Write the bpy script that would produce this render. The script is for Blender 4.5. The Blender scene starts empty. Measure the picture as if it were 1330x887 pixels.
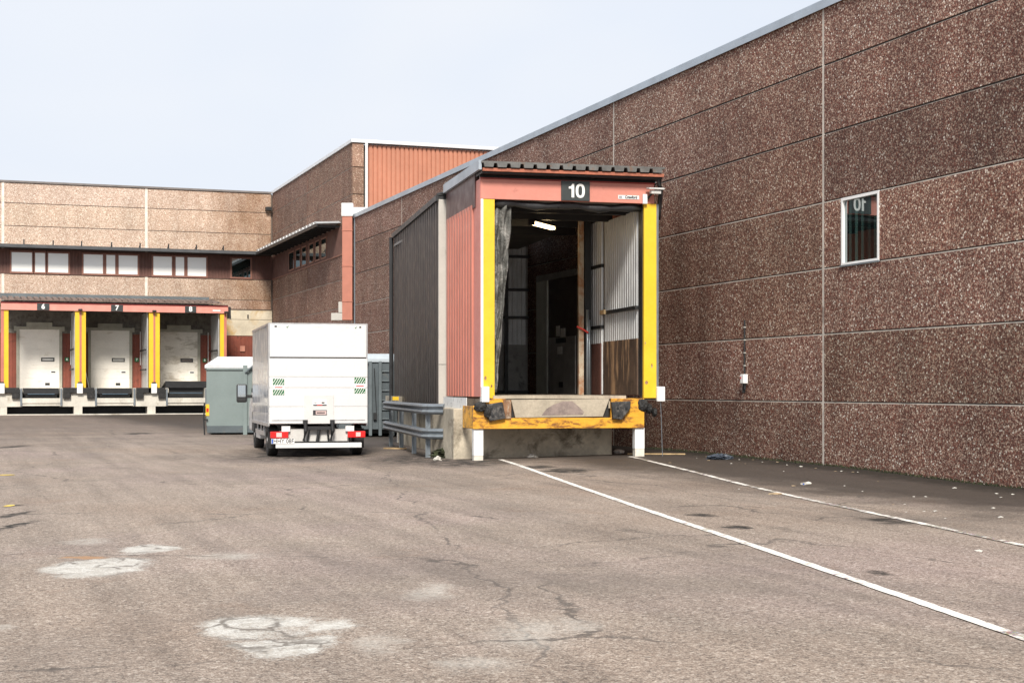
import bpy, bmesh, math, random
from mathutils import Vector, Matrix
random.seed(7)
rad = math.radians
S = bpy.context.scene
C = S.collection

# ------------------------------------------------------------------ camera, sky, sun, exposure
CAM_Z = 1.4
FPX = 1949.0
TH = rad(19.83)
YH = 505.0
cam_d = bpy.data.cameras.new('camera')
cam = bpy.data.objects.new('camera', cam_d); C.objects.link(cam)
cam.location = (0, 0, CAM_Z)
cam.rotation_euler = (rad(90), 0, -TH)
cam_d.sensor_fit = 'HORIZONTAL'
cam_d.sensor_width = 36.0
cam_d.lens = 36.0 * FPX / 1330.0
cam_d.shift_y = (YH - 443.5) / 1330.0
cam_d.clip_start = 0.1
cam_d.clip_end = 2000
S.camera = cam

SUN_EL, SUN_AZ = rad(40), rad(198)          # azimuth clockwise from +Y
w = bpy.data.worlds.new('World'); S.world = w
w.use_nodes = True
wn, wl_ = w.node_tree.nodes, w.node_tree.links
wn.clear()
wo = wn.new('ShaderNodeOutputWorld'); bg = wn.new('ShaderNodeBackground')
sky = wn.new('ShaderNodeTexSky'); sky.sky_type = 'NISHITA'; sky.sun_disc = False
sky.sun_elevation = SUN_EL; sky.sun_rotation = SUN_AZ
sky.air_density = 1.0; sky.dust_density = 2.0
tc = wn.new('ShaderNodeTexCoord')
mp = wn.new('ShaderNodeMapping'); mp.inputs['Scale'].default_value = (1, 1, 2.6)
nz = wn.new('ShaderNodeTexNoise'); nz.inputs['Scale'].default_value = 1.3; nz.inputs['Detail'].default_value = 5
nz.inputs['Roughness'].default_value = 0.5
rp = wn.new('ShaderNodeMapRange'); rp.inputs['From Min'].default_value = 0.3; rp.inputs['From Max'].default_value = 0.7
rp.inputs['To Min'].default_value = 0.86; rp.inputs['To Max'].default_value = 0.97
mx = wn.new('ShaderNodeMix'); mx.data_type = 'RGBA'
cm = wn.new('ShaderNodeMix'); cm.data_type = 'RGBA'; cm.inputs[6].default_value = (7.55, 8.1, 9.05, 1); cm.inputs[7].default_value = (8.2, 8.5, 9.05, 1)
bg.inputs['Strength'].default_value = 0.0505
wl_.new(tc.outputs['Generated'], mp.inputs['Vector']); wl_.new(mp.outputs[0], nz.inputs['Vector'])
wl_.new(nz.outputs['Fac'], rp.inputs['Value']); wl_.new(rp.outputs[0], mx.inputs[0])
nz2 = wn.new('ShaderNodeTexNoise'); nz2.inputs['Scale'].default_value = 2.2; nz2.inputs['Detail'].default_value = 3; nz2.inputs['Distortion'].default_value = .4
rp2 = wn.new('ShaderNodeMapRange'); rp2.inputs['From Min'].default_value = 0.38; rp2.inputs['From Max'].default_value = 0.62
wl_.new(mp.outputs[0], nz2.inputs['Vector']); wl_.new(nz2.outputs['Fac'], rp2.inputs['Value']); wl_.new(rp2.outputs[0], cm.inputs[0]); wl_.new(cm.outputs[2], mx.inputs[7])
wl_.new(sky.outputs[0], mx.inputs[6]); wl_.new(mx.outputs[2], bg.inputs['Color']); wl_.new(bg.outputs[0], wo.inputs['Surface'])

sd = bpy.data.lights.new('sun', 'SUN'); sd.energy = 2.25; sd.angle = rad(14); sd.color = (1.0, 0.93, 0.84)
so = bpy.data.objects.new('sun', sd); C.objects.link(so)
sdir = Vector((math.sin(SUN_AZ) * math.cos(SUN_EL), math.cos(SUN_AZ) * math.cos(SUN_EL), math.sin(SUN_EL)))
so.rotation_euler = sdir.to_track_quat('Z', 'Y').to_euler()
so.location = (0, -20, 30)

S.view_settings.view_transform = 'Standard'
S.view_settings.look = 'None'
S.view_settings.exposure = 1.12
S.view_settings.gamma = 1.0
S.view_settings.use_curve_mapping = False

# ------------------------------------------------------------------ measuring helpers
FW = Vector((math.sin(TH), math.cos(TH), 0)); RT = Vector((math.cos(TH), -math.sin(TH), 0))
def at(px, Z, y=None):
    """world point seen at pixel px at depth Z"""
    p = FW * Z + RT * ((px - 665.0) / FPX * Z)
    p.z = CAM_Z + (YH - (YH if y is None else y)) / FPX * Z
    return p
def hit(px, y, P, N):
    """pixel ray with the vertical plane through P with normal N"""
    d = FW + RT * ((px - 665.0) / FPX) + Vector((0, 0, (YH - y) / FPX))
    o = Vector((0, 0, CAM_Z))
    t = (Vector(P) - o).dot(N) / d.dot(N)
    return o + d * t
def fac(px, y, Y):
    p = hit(px, y, (0, Y, 0), Vector((0, 1, 0))); return p.x, p.z
def wal(px, y, X):
    p = hit(px, y, (X, 0, 0), Vector((1, 0, 0))); return p.y, p.z
AX = 14.29      # plane of the long right wall
TX = 15.3       # plane of the tall building's side wall
FY = 80.5       # plane of the far facade

CP = [(at(620, 29), .04), (at(830, 29.6), .10), ((14.29, 23.3), .05), ((14.29, 17.9), -.05), ((14.29, 30), .10), ((13, 34), .08),
      (at(412, 32), -.09), (at(556, 31.4), -.06), (at(512, 38), -.06), (at(100, 77), .11), (at(250, 77), .11), ((0, 0), 0), ((0, 10), 0), ((7, 12), 0),
      ((-6, 20), 0), (at(300, 47), -.04), (at(0, 50), .02), (at(500, 45), -.05), ((14, 5), -.1), ((-20, 70), .1), ((5, 22), .01)]
def gz(x, y):
    s = t = 0
    for p, z in CP:
        d2 = (x - p[0]) ** 2 + (y - p[1]) ** 2
        k = 1.0 / (d2 + 6.0) ** 1.5
        s += k * z; t += k
    return s / t
def ground_at(px, y):
    z = 0.0
    for _ in range(8):
        Z = (CAM_Z - z) * FPX / (y - YH)
        p = at(px, Z); z = gz(p.x, p.y)
    p.z = z
    return p

# ------------------------------------------------------------------ node materials
class NT:
    def __init__(s, name):
        s.m = bpy.data.materials.new(name); s.m.use_nodes = True
        s.n, s.l = s.m.node_tree.nodes, s.m.node_tree.links
        s.b = s.n['Principled BSDF']
        s.co = s.n.new('ShaderNodeTexCoord').outputs['Object']
    def set(s, sock, v):
        if hasattr(v, 'is_output'): s.l.new(v, sock)
        elif v is not None: sock.default_value = v
    def map(s, scale=(1, 1, 1), loc=(0, 0, 0), rot=(0, 0, 0), v=None):
        m = s.n.new('ShaderNodeMapping'); s.l.new(v or s.co, m.inputs['Vector'])
        m.inputs['Scale'].default_value = scale; m.inputs['Location'].default_value = loc; m.inputs['Rotation'].default_value = rot
        return m.outputs[0]
    def noise(s, scale, detail=4, rough=.55, v=None, dist=0, col=False):
        n = s.n.new('ShaderNodeTexNoise'); s.l.new(v or s.co, n.inputs['Vector'])
        n.inputs['Scale'].default_value = scale; n.inputs['Detail'].default_value = detail
        n.inputs['Roughness'].default_value = rough; n.inputs['Distortion'].default_value = dist
        return n.outputs['Color' if col else 'Fac']
    def vor(s, scale, v=None, feat='F1', rnd=1.0):
        n = s.n.new('ShaderNodeTexVoronoi'); n.feature = feat; s.l.new(v or s.co, n.inputs['Vector'])
        n.inputs['Scale'].default_value = scale; n.inputs['Randomness'].default_value = rnd
        return n
    def ramp(s, f, stops, mode='LINEAR'):
        r = s.n.new('ShaderNodeValToRGB'); r.color_ramp.interpolation = mode
        e = r.color_ramp.elements
        while len(e) < len(stops): e.new(.5)
        for i, (p, c) in enumerate(stops):
            e[i].position = p; e[i].color = (c, c, c, 1) if isinstance(c, (int, float)) else (*c, 1)
        s.set(r.inputs[0], f)
        return r.outputs[0]
    def rng(s, f, a, b, c=0., d=1., smooth=False):
        r = s.n.new('ShaderNodeMapRange')
        if smooth: r.interpolation_type = 'SMOOTHSTEP'
        s.set(r.inputs['Value'], f)
        for k, v in zip(('From Min', 'From Max', 'To Min', 'To Max'), (a, b, c, d)): r.inputs[k].default_value = v
        return r.outputs[0]
    def mix(s, f, a, b, mode='MIX'):
        m = s.n.new('ShaderNodeMix'); m.data_type = 'RGBA'; m.blend_type = mode
        c4 = lambda q: (*q, 1) if isinstance(q, tuple) and len(q) == 3 else ((q, q, q, 1) if isinstance(q, (int, float)) else q)
        s.set(m.inputs[0], f); s.set(m.inputs[6], c4(a)); s.set(m.inputs[7], c4(b))
        return m.outputs[2]
    def math(s, op, a, b=None, clamp=False):
        m = s.n.new('ShaderNodeMath'); m.operation = op; m.use_clamp = clamp
        s.set(m.inputs[0], a); s.set(m.inputs[1], b)
        return m.outputs[0]
    def vmath(s, op, a, b=None):
        m = s.n.new('ShaderNodeVectorMath'); m.operation = op
        s.set(m.inputs[0], a); s.set(m.inputs[1], b)
        return m.outputs['Value'] if op == 'LENGTH' else m.outputs[0]
    def sep(s, v):
        n = s.n.new('ShaderNodeSeparateXYZ'); s.l.new(v, n.inputs[0]); return n.outputs
    def bump(s, h, strength=.3, dist=.01):
        b = s.n.new('ShaderNodeBump'); b.inputs['Strength'].default_value = strength; b.inputs['Distance'].default_value = dist
        s.set(b.inputs['Height'], h); s.l.new(b.outputs[0], s.b.inputs['Normal'])
    def out(s, col=None, rough=None, metal=None, spec=None):
        if col is not None: s.set(s.b.inputs['Base Color'], (*col, 1) if isinstance(col, tuple) else col)
        if rough is not None: s.set(s.b.inputs['Roughness'], rough)
        if metal is not None: s.set(s.b.inputs['Metallic'], metal)
        if spec is not None: s.set(s.b.inputs['Specular IOR Level'], spec)
        return s.m

MC = {}
def pm(name, col, rough=.5, metal=0., amt=.18, sc=3., dirt=None, dthr=.55, dsc=4., dstretch=(1, 1, 1), bmp=0., bsc=60., spec=None, grime=.0):
    """painted or bare surface: base colour, broad tone variation, patchy dirt or rust, fine bump"""
    if name in MC: return MC[name]
    t = NT(name)
    n1 = t.noise(sc, 5)
    c = t.mix(1.0, col, t.rng(n1, .3, .7, 1 - amt, 1 + amt), 'MULTIPLY')
    n3 = t.noise(sc * 12, 4, .7)
    c = t.mix(1.0, c, t.rng(n3, .3, .7, 1 - amt * .5, 1 + amt * .5), 'MULTIPLY')
    if dirt is not None:
        d = t.noise(dsc, 8, .68, t.map(dstretch), .4)
        c = t.mix(t.rng(d, dthr, dthr + .12, 0, .85), c, dirt)
    if bmp: t.bump(t.noise(bsc, 3), bmp, .01)
    r = t.rng(t.noise(sc * 3, 4), .3, .7, max(rough - .1, .03), min(rough + .12, 1))
    MC[name] = t.out(c, r, metal, spec)
    return MC[name]

def aggregate(name, stones, base, scale, stain=.3, stain_col=None, tint=True):
    t = NT(name)
    v = t.vor(scale)
    col = t.ramp(t.sep(v.outputs['Color'])[0], stones, 'CONSTANT')
    edge = t.rng(v.outputs['Distance'], .38, .62, 0, 1)
    c = t.mix(edge, col, base)
    v2 = t.vor(scale * 1.9, t.map(loc=(3, 5, 1)))
    c = t.mix(t.rng(t.sep(v2.outputs['Color'])[1], .72, .8, 0, .55), c, stones[-2][1])
    if tint:
        a = t.n.new('ShaderNodeAttribute'); a.attribute_name = 'tint'
        c = t.mix(1.0, c, a.outputs['Color'], 'MULTIPLY')
    big = t.noise(.55, 6, .6)
    c = t.mix(1.0, c, t.rng(big, .3, .72, 1 + stain * .55, 1 - stain), 'MULTIPLY')
    st = t.noise(1.0, 6, .65, t.map((1.6, 1.6, .22)))
    c = t.mix(1.0, c, t.rng(st, .35, .7, 1.08, 1 - stain * .8), 'MULTIPLY')
    if stain_col is not None:                          # rust-brown run-off near the inner corner of the facade
        xyz = t.sep(t.co)
        n = t.noise(.9, 6, .65, t.map((1, 1, .5)))
        m = t.math('ADD', t.rng(xyz[0], 9.0, 14.0, -.42, .55), t.rng(n, .3, .7, -.35, .35))
        c = t.mix(t.rng(m, -.1, .7, 0, .68), c, stain_col, 'MULTIPLY')
    t.bump(v.outputs['Distance'], .6, .006)
    return t.out(c, .82, 0, .3)

AGG_DARK = aggregate('exposed_aggregate_brown', [(0, (.085, .028, .020)), (.17, (.215, .074, .050)), (.40, (.31, .135, .090)), (.58, (.145, .060, .042)),
                     (.74, (.38, .245, .18)), (.87, (.50, .385, .30)), (.96, (.74, .67, .58))], (.125, .060, .045), 32, .28)
AGG_PALE = aggregate('exposed_aggregate_sandy', [(0, (.30, .18, .13)), (.2, (.52, .36, .28)), (.42, (.64, .49, .39)), (.6, (.46, .31, .235)),
                     (.75, (.72, .60, .50)), (.9, (.80, .72, .62))], (.46, .34, .26), 22, .16, (.36, .22, .10))
AGG_WARM = aggregate('exposed_aggregate_tan', [(0, (.20, .11, .08)), (.25, (.34, .21, .15)), (.5, (.42, .28, .2)), (.7, (.3, .18, .13)), (.85, (.55, .42, .33))],
                     (.26, .17, .12), 22, .2)
JOINT = pm('joint_mortar', (.47, .43, .38), .85, amt=.2, sc=2, dirt=(.16, .12, .10), dthr=.55, dsc=1.5)
JOINT_P = pm('joint_mortar_pale', (.60, .53, .45), .85, amt=.15, sc=2, dirt=(.3, .22, .16), dthr=.58, dsc=1.5)
CONC = pm('weathered_concrete', (.46, .41, .32), .88, amt=.3, sc=.9, dirt=(.10, .08, .055), dthr=.52, dsc=1.3, bmp=.4, bsc=30)
CONC_L = pm('pale_concrete', (.60, .57, .50), .85, amt=.2, sc=1.2, dirt=(.3, .25, .17), dthr=.58, dsc=1.7, bmp=.25, bsc=30)
CONC_Y = pm('stained_pale_concrete', (.58, .52, .40), .85, amt=.2, sc=1.0, dirt=(.50, .33, .12), dthr=.5, dsc=.6, bmp=.2, bsc=30)
CONC_G = pm('dark_grey_concrete', (.10, .095, .088), .88, amt=.35, sc=1.0, dirt=(.04, .035, .03), dthr=.55, dsc=1.5)
SALM = pm('salmon_painted_steel', (.52, .185, .135), .42, amt=.1, sc=1.2, dirt=(.42, .14, .10), dthr=.62, dsc=2.5, dstretch=(1, 1, .3))
ORNG = pm('orange_painted_steel', (.49, .205, .125), .5, amt=.1, sc=.6, dirt=(.4, .15, .09), dthr=.62, dsc=.9, dstretch=(1, 1, .2))
BRN = pm('dark_brown_steel', (.038, .031, .028), .5, amt=.2, sc=1., dirt=(.06, .05, .044), dthr=.58, dsc=1.5, dstretch=(1, 1, .2))
MAR = pm('maroon_steel', (.085, .04, .038), .4, amt=.15, sc=1.)
RBR = pm('red_brown_cladding', (.21, .055, .032), .6, amt=.25, sc=1., dirt=(.12, .035, .02), dthr=.55, dsc=2)
WBR = pm('window_frame_brown', (.24, .11, .078), .5, amt=.12)
DBR = pm('brown_board_cladding', (.12, .055, .042), .6, amt=.2, sc=1.)
YEL = pm('yellow_paint', (.80, .515, .03), .42, amt=.08, sc=1.4, dirt=(.42, .28, .07), dthr=.62, dsc=4.0, dstretch=(1, 1, .4))
YRU = pm('yellow_paint_rusty', (.72, .36, .03), .5, amt=.18, sc=3, dirt=(.15, .05, .022), dthr=.495, dsc=5.5, dstretch=(.6, 1, 1.6), bmp=.3, bsc=20)
RUST = pm('rusty_steel', (.26, .14, .075), .8, amt=.4, sc=6, dirt=(.42, .36, .28), dthr=.5, dsc=7, bmp=.4, bsc=40)
GAL = pm('galvanised_steel', (.22, .25, .275), .4, .45, amt=.15, sc=5, dirt=(.28, .28, .27), dthr=.6, dsc=6)
COP = pm('coping_metal', (.40, .45, .50), .38, .45, amt=.12, sc=.8)
WHM = pm('white_enamel', (.80, .81, .80), .32, amt=.05, sc=2, dirt=(.6, .58, .54), dthr=.64, dsc=3)
WHD = pm('dirty_white_door', (.80, .77, .70), .55, amt=.07, sc=1, dirt=(.58, .52, .43), dthr=.57, dsc=1.8, dstretch=(.5, 1, 1.3))
GRC = pm('grey_corrugated', (.60, .62, .62), .42, .25, amt=.12, sc=1.5, dirt=(.24, .24, .24), dthr=.6, dsc=2, dstretch=(1, 1, .2))
GRD = pm('dull_grey_panel', (.36, .36, .34), .6, amt=.25, sc=1.5, dirt=(.08, .08, .075), dthr=.56, dsc=2)
GRP = pm('grey_green_paint', (.19, .235, .23), .45, amt=.08, sc=1.2, dirt=(.16, .18, .17), dthr=.62, dsc=3)
GRK = pm('dark_slate_paint', (.085, .105, .115), .5, amt=.18, sc=1.2, dirt=(.13, .13, .12), dthr=.6, dsc=3)
PIL = pm('pale_grey_trim', (.47, .455, .415), .55, amt=.1, sc=1.5, dirt=(.28, .26, .22), dthr=.6, dsc=2)
BLK = pm('black_rubber', (.018, .018, .018), .72, amt=.3, sc=6, dirt=(.06, .055, .05), dthr=.57, dsc=8, bmp=.4, bsc=40)
BLM = pm('black_metal', (.02, .021, .022), .45, amt=.2)
DKS = pm('dark_sign_face', (.045, .052, .052), .35, amt=.15, sc=4)
ROOFM = pm('roof_sheet_dark', (.12, .14, .15), .5, amt=.18, sc=2, dirt=(.06, .06, .055), dthr=.58, dsc=4)
WOOD = pm('plywood_stained', (.085, .052, .034), .75, amt=.4, sc=2, dirt=(.46, .29, .16), dthr=.50, dsc=1.6, dstretch=(2.4, 2.4, .3))
WOODG = pm('grey_plywood', (.44, .415, .36), .8, amt=.3, sc=2, dirt=(.08, .07, .06), dthr=.52, dsc=2.5, dstretch=(2, 2, .5))
WOODP = pm('pale_wood', (.42, .30, .16), .8, amt=.3, sc=6)
MOSS = pm('moss', (.030, .036, .014), .95, amt=.5, sc=9, dirt=(.016, .016, .010), dthr=.5, dsc=12, bmp=.8, bsc=30)
LIPC = pm('worn_leveller_plate', (.40, .35, .27), .7, amt=.25, sc=2.2, dirt=(.26, .19, .15), dthr=.56, dsc=2, bmp=.2, bsc=40)
LIPD = pm('bare_worn_patch', (.24, .19, .17), .7, amt=.3, sc=5, dirt=(.33, .27, .23), dthr=.55, dsc=6)
TRW = pm('truck_white_paint', (.665, .675, .675), .3, amt=.025, sc=1.5, dirt=(.62, .61, .59), dthr=.62, dsc=2.2)
TRS = pm('truck_side_panel', (.60, .62, .66), .13, amt=.03, sc=1.2)
ALU = pm('aluminium_profile', (.56, .57, .57), .35, .7, amt=.1)
GRN = pm('green_reflective', (.008, .13, .04), .4, amt=.1)
REDL = pm('red_lens', (.62, .02, .02), .15, amt=.05)
CLRL = pm('clear_lens', (.75, .55, .52), .15, amt=.05)
WHT = pm('white_lettering', (.86, .86, .84), .5, amt=.03)
DKT = pm('dark_lettering', (.03, .03, .035), .5, amt=.03)
REDT = pm('red_lettering', (.55, .04, .03), .5, amt=.05)
BLUE = pm('blue_plastic', (.02, .10, .45), .4, amt=.1)
LBG = pm('dark_blue_grey_plastic', (.06, .075, .10), .45, amt=.3, sc=10)
RIM = pm('wheel_rim_grey', (.30, .30, .30), .4, .5, amt=.15)
PAP = pm('pale_litter', (.56, .54, .49), .8, amt=.2, sc=20)
PLI = pm('tan_litter', (.36, .27, .17), .8, amt=.3, sc=20)
LINE = None

def fabric():
    t = NT('crumpled_curtain_fabric')
    n = t.noise(3.2, 6, .65, t.map((1, 1, .6)), 1.2)
    c = t.ramp(n, [(.3, (.035, .034, .032)), (.5, (.12, .12, .11)), (.62, (.30, .29, .27)), (.75, (.09, .085, .08))])
    t.bump(t.noise(7, 5, .6, None, 1.0), 1.0, .06)
    return t.out(c, .6)
FAB = fabric()
def glass(name, base, refl, bl=(.8, .88, .9)):
    t = NT(name); t.n.remove(t.b)
    d = t.n.new('ShaderNodeBsdfDiffuse'); d.inputs[0].default_value = (*base, 1)
    g = t.n.new('ShaderNodeBsdfGlossy'); g.inputs['Roughness'].default_value = .015; g.inputs[0].default_value = (*bl, 1)
    m = t.n.new('ShaderNodeMixShader'); m.inputs[0].default_value = refl
    t.l.new(d.outputs[0], m.inputs[1]); t.l.new(g.outputs[0], m.inputs[2])
    t.l.new(m.outputs[0], t.n['Material Output'].inputs[0]); return t.m
GLD = glass('dark_window_glass', (.008, .016, .016), .42)
GLB = glass('window_with_white_blind', (.92, .92, .88), .14)
GLC = glass('vehicle_glass', (.01, .012, .013), .25)
def emis(name, col, s):
    t = NT(name); t.b.inputs['Emission Color'].default_value = (*col, 1); t.b.inputs['Emission Strength'].default_value = s
    return t.out(col, .5)
def blind_glass():
    t = NT('dark_glass_over_teal_blinds'); t.n.remove(t.b)
    y = t.sep(t.co)[1]
    f = t.math('FRACT', t.math('MULTIPLY', y, 5.2)); f2 = t.noise(2.4, 2, .5, t.map((0, 1, 0)))
    c = t.mix(t.math('MULTIPLY', t.rng(f, .52, .6, 0, 1), t.rng(f2, .35, .65, .15, 1)), (.006, .009, .009), (.045, .095, .085))
    d = t.n.new('ShaderNodeBsdfDiffuse'); t.l.new(c, d.inputs[0])
    g = t.n.new('ShaderNodeBsdfGlossy'); g.inputs['Roughness'].default_value = .015; g.inputs[0].default_value = (.8, .88, .9, 1)
    m = t.n.new('ShaderNodeMixShader'); m.inputs[0].default_value = .36
    t.l.new(d.outputs[0], m.inputs[1]); t.l.new(g.outputs[0], m.inputs[2]); t.l.new(m.outputs[0], t.n['Material Output'].inputs[0]); return t.m
GLT = blind_glass()
TUBE = emis('lit_tube_diffuser', (1.0, .74, .40), 5.0)

# ------------------------------------------------------------------ mesh helpers
class MB:
    def __init__(s): s.v, s.f, s.t = [], [], []
    def add(s, vs, fs, M=None, tint=None):
        o = len(s.v)
        s.v += [tuple(M @ Vector(p)) if M else tuple(p) for p in vs]
        s.f += [tuple(i + o for i in f) for f in fs]
        s.t += [tint or 1.0] * len(fs)
        return s
    def box(s, x0, x1, y0, y1, z0, z1, M=None, tint=None):
        if x0 > x1: x0, x1 = x1, x0
        if y0 > y1: y0, y1 = y1, y0
        if z0 > z1: z0, z1 = z1, z0
        vs = [(x0, y0, z0), (x1, y0, z0), (x1, y1, z0), (x0, y1, z0), (x0, y0, z1), (x1, y0, z1), (x1, y1, z1), (x0, y1, z1)]
        return s.add(vs, [(0, 3, 2, 1), (4, 5, 6, 7), (0, 1, 5, 4), (1, 2, 6, 5), (2, 3, 7, 6), (3, 0, 4, 7)], M, tint)
    def prism(s, pts, d, M=None):
        """pts: closed 3D polygon, d: extrusion vector"""
        n = len(pts); d = Vector(d)
        vs = [Vector(p) for p in pts] + [Vector(p) + d for p in pts]
        fs = [tuple(range(n))[::-1], tuple(range(n, 2 * n))] + [(i, (i + 1) % n, n + (i + 1) % n, n + i) for i in range(n)]
        return s.add(vs, fs, M)
    def tube(s, path, r, seg=10, M=None):
        path = [Vector(p) for p in path]
        rs = r if isinstance(r, (list, tuple)) else [r] * len(path)
        rings = []
        for i, p in enumerate(path):
            a = path[max(i - 1, 0)]; b = path[min(i + 1, len(path) - 1)]
            d = (b - a).normalized()
            u = d.cross(Vector((0, 0, 1))) if abs(d.z) < .95 else d.cross(Vector((1, 0, 0)))
            u.normalize(); v = d.cross(u)
            rings.append([p + (u * math.cos(2 * math.pi * k / seg) + v * math.sin(2 * math.pi * k / seg)) * rs[i] for k in range(seg)])
        vs = [q for r_ in rings for q in r_]; fs = []
        for i in range(len(rings) - 1):
            for k in range(seg):
                fs.append((i * seg + k, i * seg + (k + 1) % seg, (i + 1) * seg + (k + 1) % seg, (i + 1) * seg + k))
        fs.append(tuple(range(seg))[::-1]); fs.append(tuple(range((len(rings) - 1) * seg, len(rings) * seg)))
        return s.add(vs, fs, M)
    def corr(s, L, H, pitch=.15, depth=.03, back=.02, M=None, flat=.45):
        """trapezoid sheet: local x across, z up, profile bulging towards -y, back face at +back"""
        prof = []; x = 0
        while x < L - 1e-6:
            for dx, yy in ((0, 0), (flat * .5, 0), (flat * .5 + .06, -depth), (1 - .06 - flat * .0, -depth)):
                xx = x + dx * pitch
                if xx < L: prof.append((xx, yy))
            x += pitch
        prof.append((L, 0))
        poly = [(a, b, 0) for a, b in prof]
        n = len(poly)
        vs = poly + [(a, b, H) for a, b, _ in poly] + [(0, back, 0), (L, back, 0), (0, back, H), (L, back, H)]
        fs = [(i, i + 1, n + i + 1, n + i) for i in range(n - 1)]
        fs += [(2 * n + 1, 2 * n, 2 * n + 2, 2 * n + 3), tuple([2 * n, 2 * n + 1] + list(range(n - 1, -1, -1))), tuple([2 * n + 3, 2 * n + 2] + list(range(n, 2 * n))),
               (2 * n, 0, n, 2 * n + 2), (n - 1, 2 * n + 1, 2 * n + 3, 2 * n - 1)]
        return s.add(vs, fs, M)
    def build(s, name, mat, parent=None, bev=0., smooth=False):
        me = bpy.data.meshes.new(name); me.from_pydata(s.v, [], s.f); me.update()
        if any(t != 1.0 for t in s.t):
            at_ = me.color_attributes.new('tint', 'FLOAT_COLOR', 'CORNER')
            for p in me.polygons:
                t = s.t[p.index]; t = (t, t, t) if isinstance(t, (int, float)) else t
                for li in p.loop_indices: at_.data[li].color = (*t, 1)
        bm = bmesh.new(); bm.from_mesh(me); bmesh.ops.recalc_face_normals(bm, faces=bm.faces); bm.to_mesh(me); bm.free()
        me.materials.append(mat)
        o = bpy.data.objects.new(name, me); C.objects.link(o)
        if smooth:
            for p in me.polygons: p.use_smooth = True
        if parent: o.parent = parent
        if bev:
            m = o.modifiers.new('bevel', 'BEVEL'); m.width = bev; m.segments = 2; m.limit_method = 'ANGLE'
        return o
def tag(o, label=None, cat=None, group=None, kind=None):
    if label: o['label'] = label
    if cat: o['category'] = cat
    if group: o['group'] = group
    if kind: o['kind'] = kind
    return o
def thing(name, label, cat, loc=(0, 0, 0), rz=0., group=None):
    o = bpy.data.objects.new(name, None); C.objects.link(o)
    o.location = loc; o.rotation_euler = (0, 0, rz); o.empty_display_size = .3
    return tag(o, label, cat, group)
def frame(o, ux, uz, uy=None):
    """matrix with origin o, x axis ux, z axis uz"""
    ux = Vector(ux).normalized(); uz = Vector(uz).normalized(); uy = uz.cross(ux)
    M = Matrix((ux, uy, uz)).transposed().to_4x4(); M.translation = Vector(o); return M
def text(s, size, M, name, mat, parent, ext=.004, off=0., sx=1.0):
    """lettering: x along M's x, up along M's z, facing M's -y"""
    cu = bpy.data.curves.new(name, 'FONT'); cu.body = s; cu.size = size; cu.extrude = ext; cu.offset = off
    cu.align_x = 'CENTER'; cu.align_y = 'CENTER'; cu.resolution_u = 6
    tmp = bpy.data.objects.new('tmp', cu); C.objects.link(tmp)
    me = bpy.data.meshes.new_from_object(tmp.evaluated_get(bpy.context.evaluated_depsgraph_get()))
    bpy.data.objects.remove(tmp); bpy.data.curves.remove(cu)
    me.name = name
    me.transform(M @ Matrix.Rotation(rad(90), 4, 'X') @ Matrix.Diagonal((sx, 1, 1, 1)))
    me.materials.clear(); me.materials.append(mat)
    o = bpy.data.objects.new(name, me); C.objects.link(o); o.parent = parent
    return o
def T(x, y, z): return Matrix.Translation((x, y, z))
def copy_tree(o, parent=None):
    c = o.copy(); C.objects.link(c); c.parent = parent
    for ch in o.children: copy_tree(ch, c)
    return c

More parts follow.
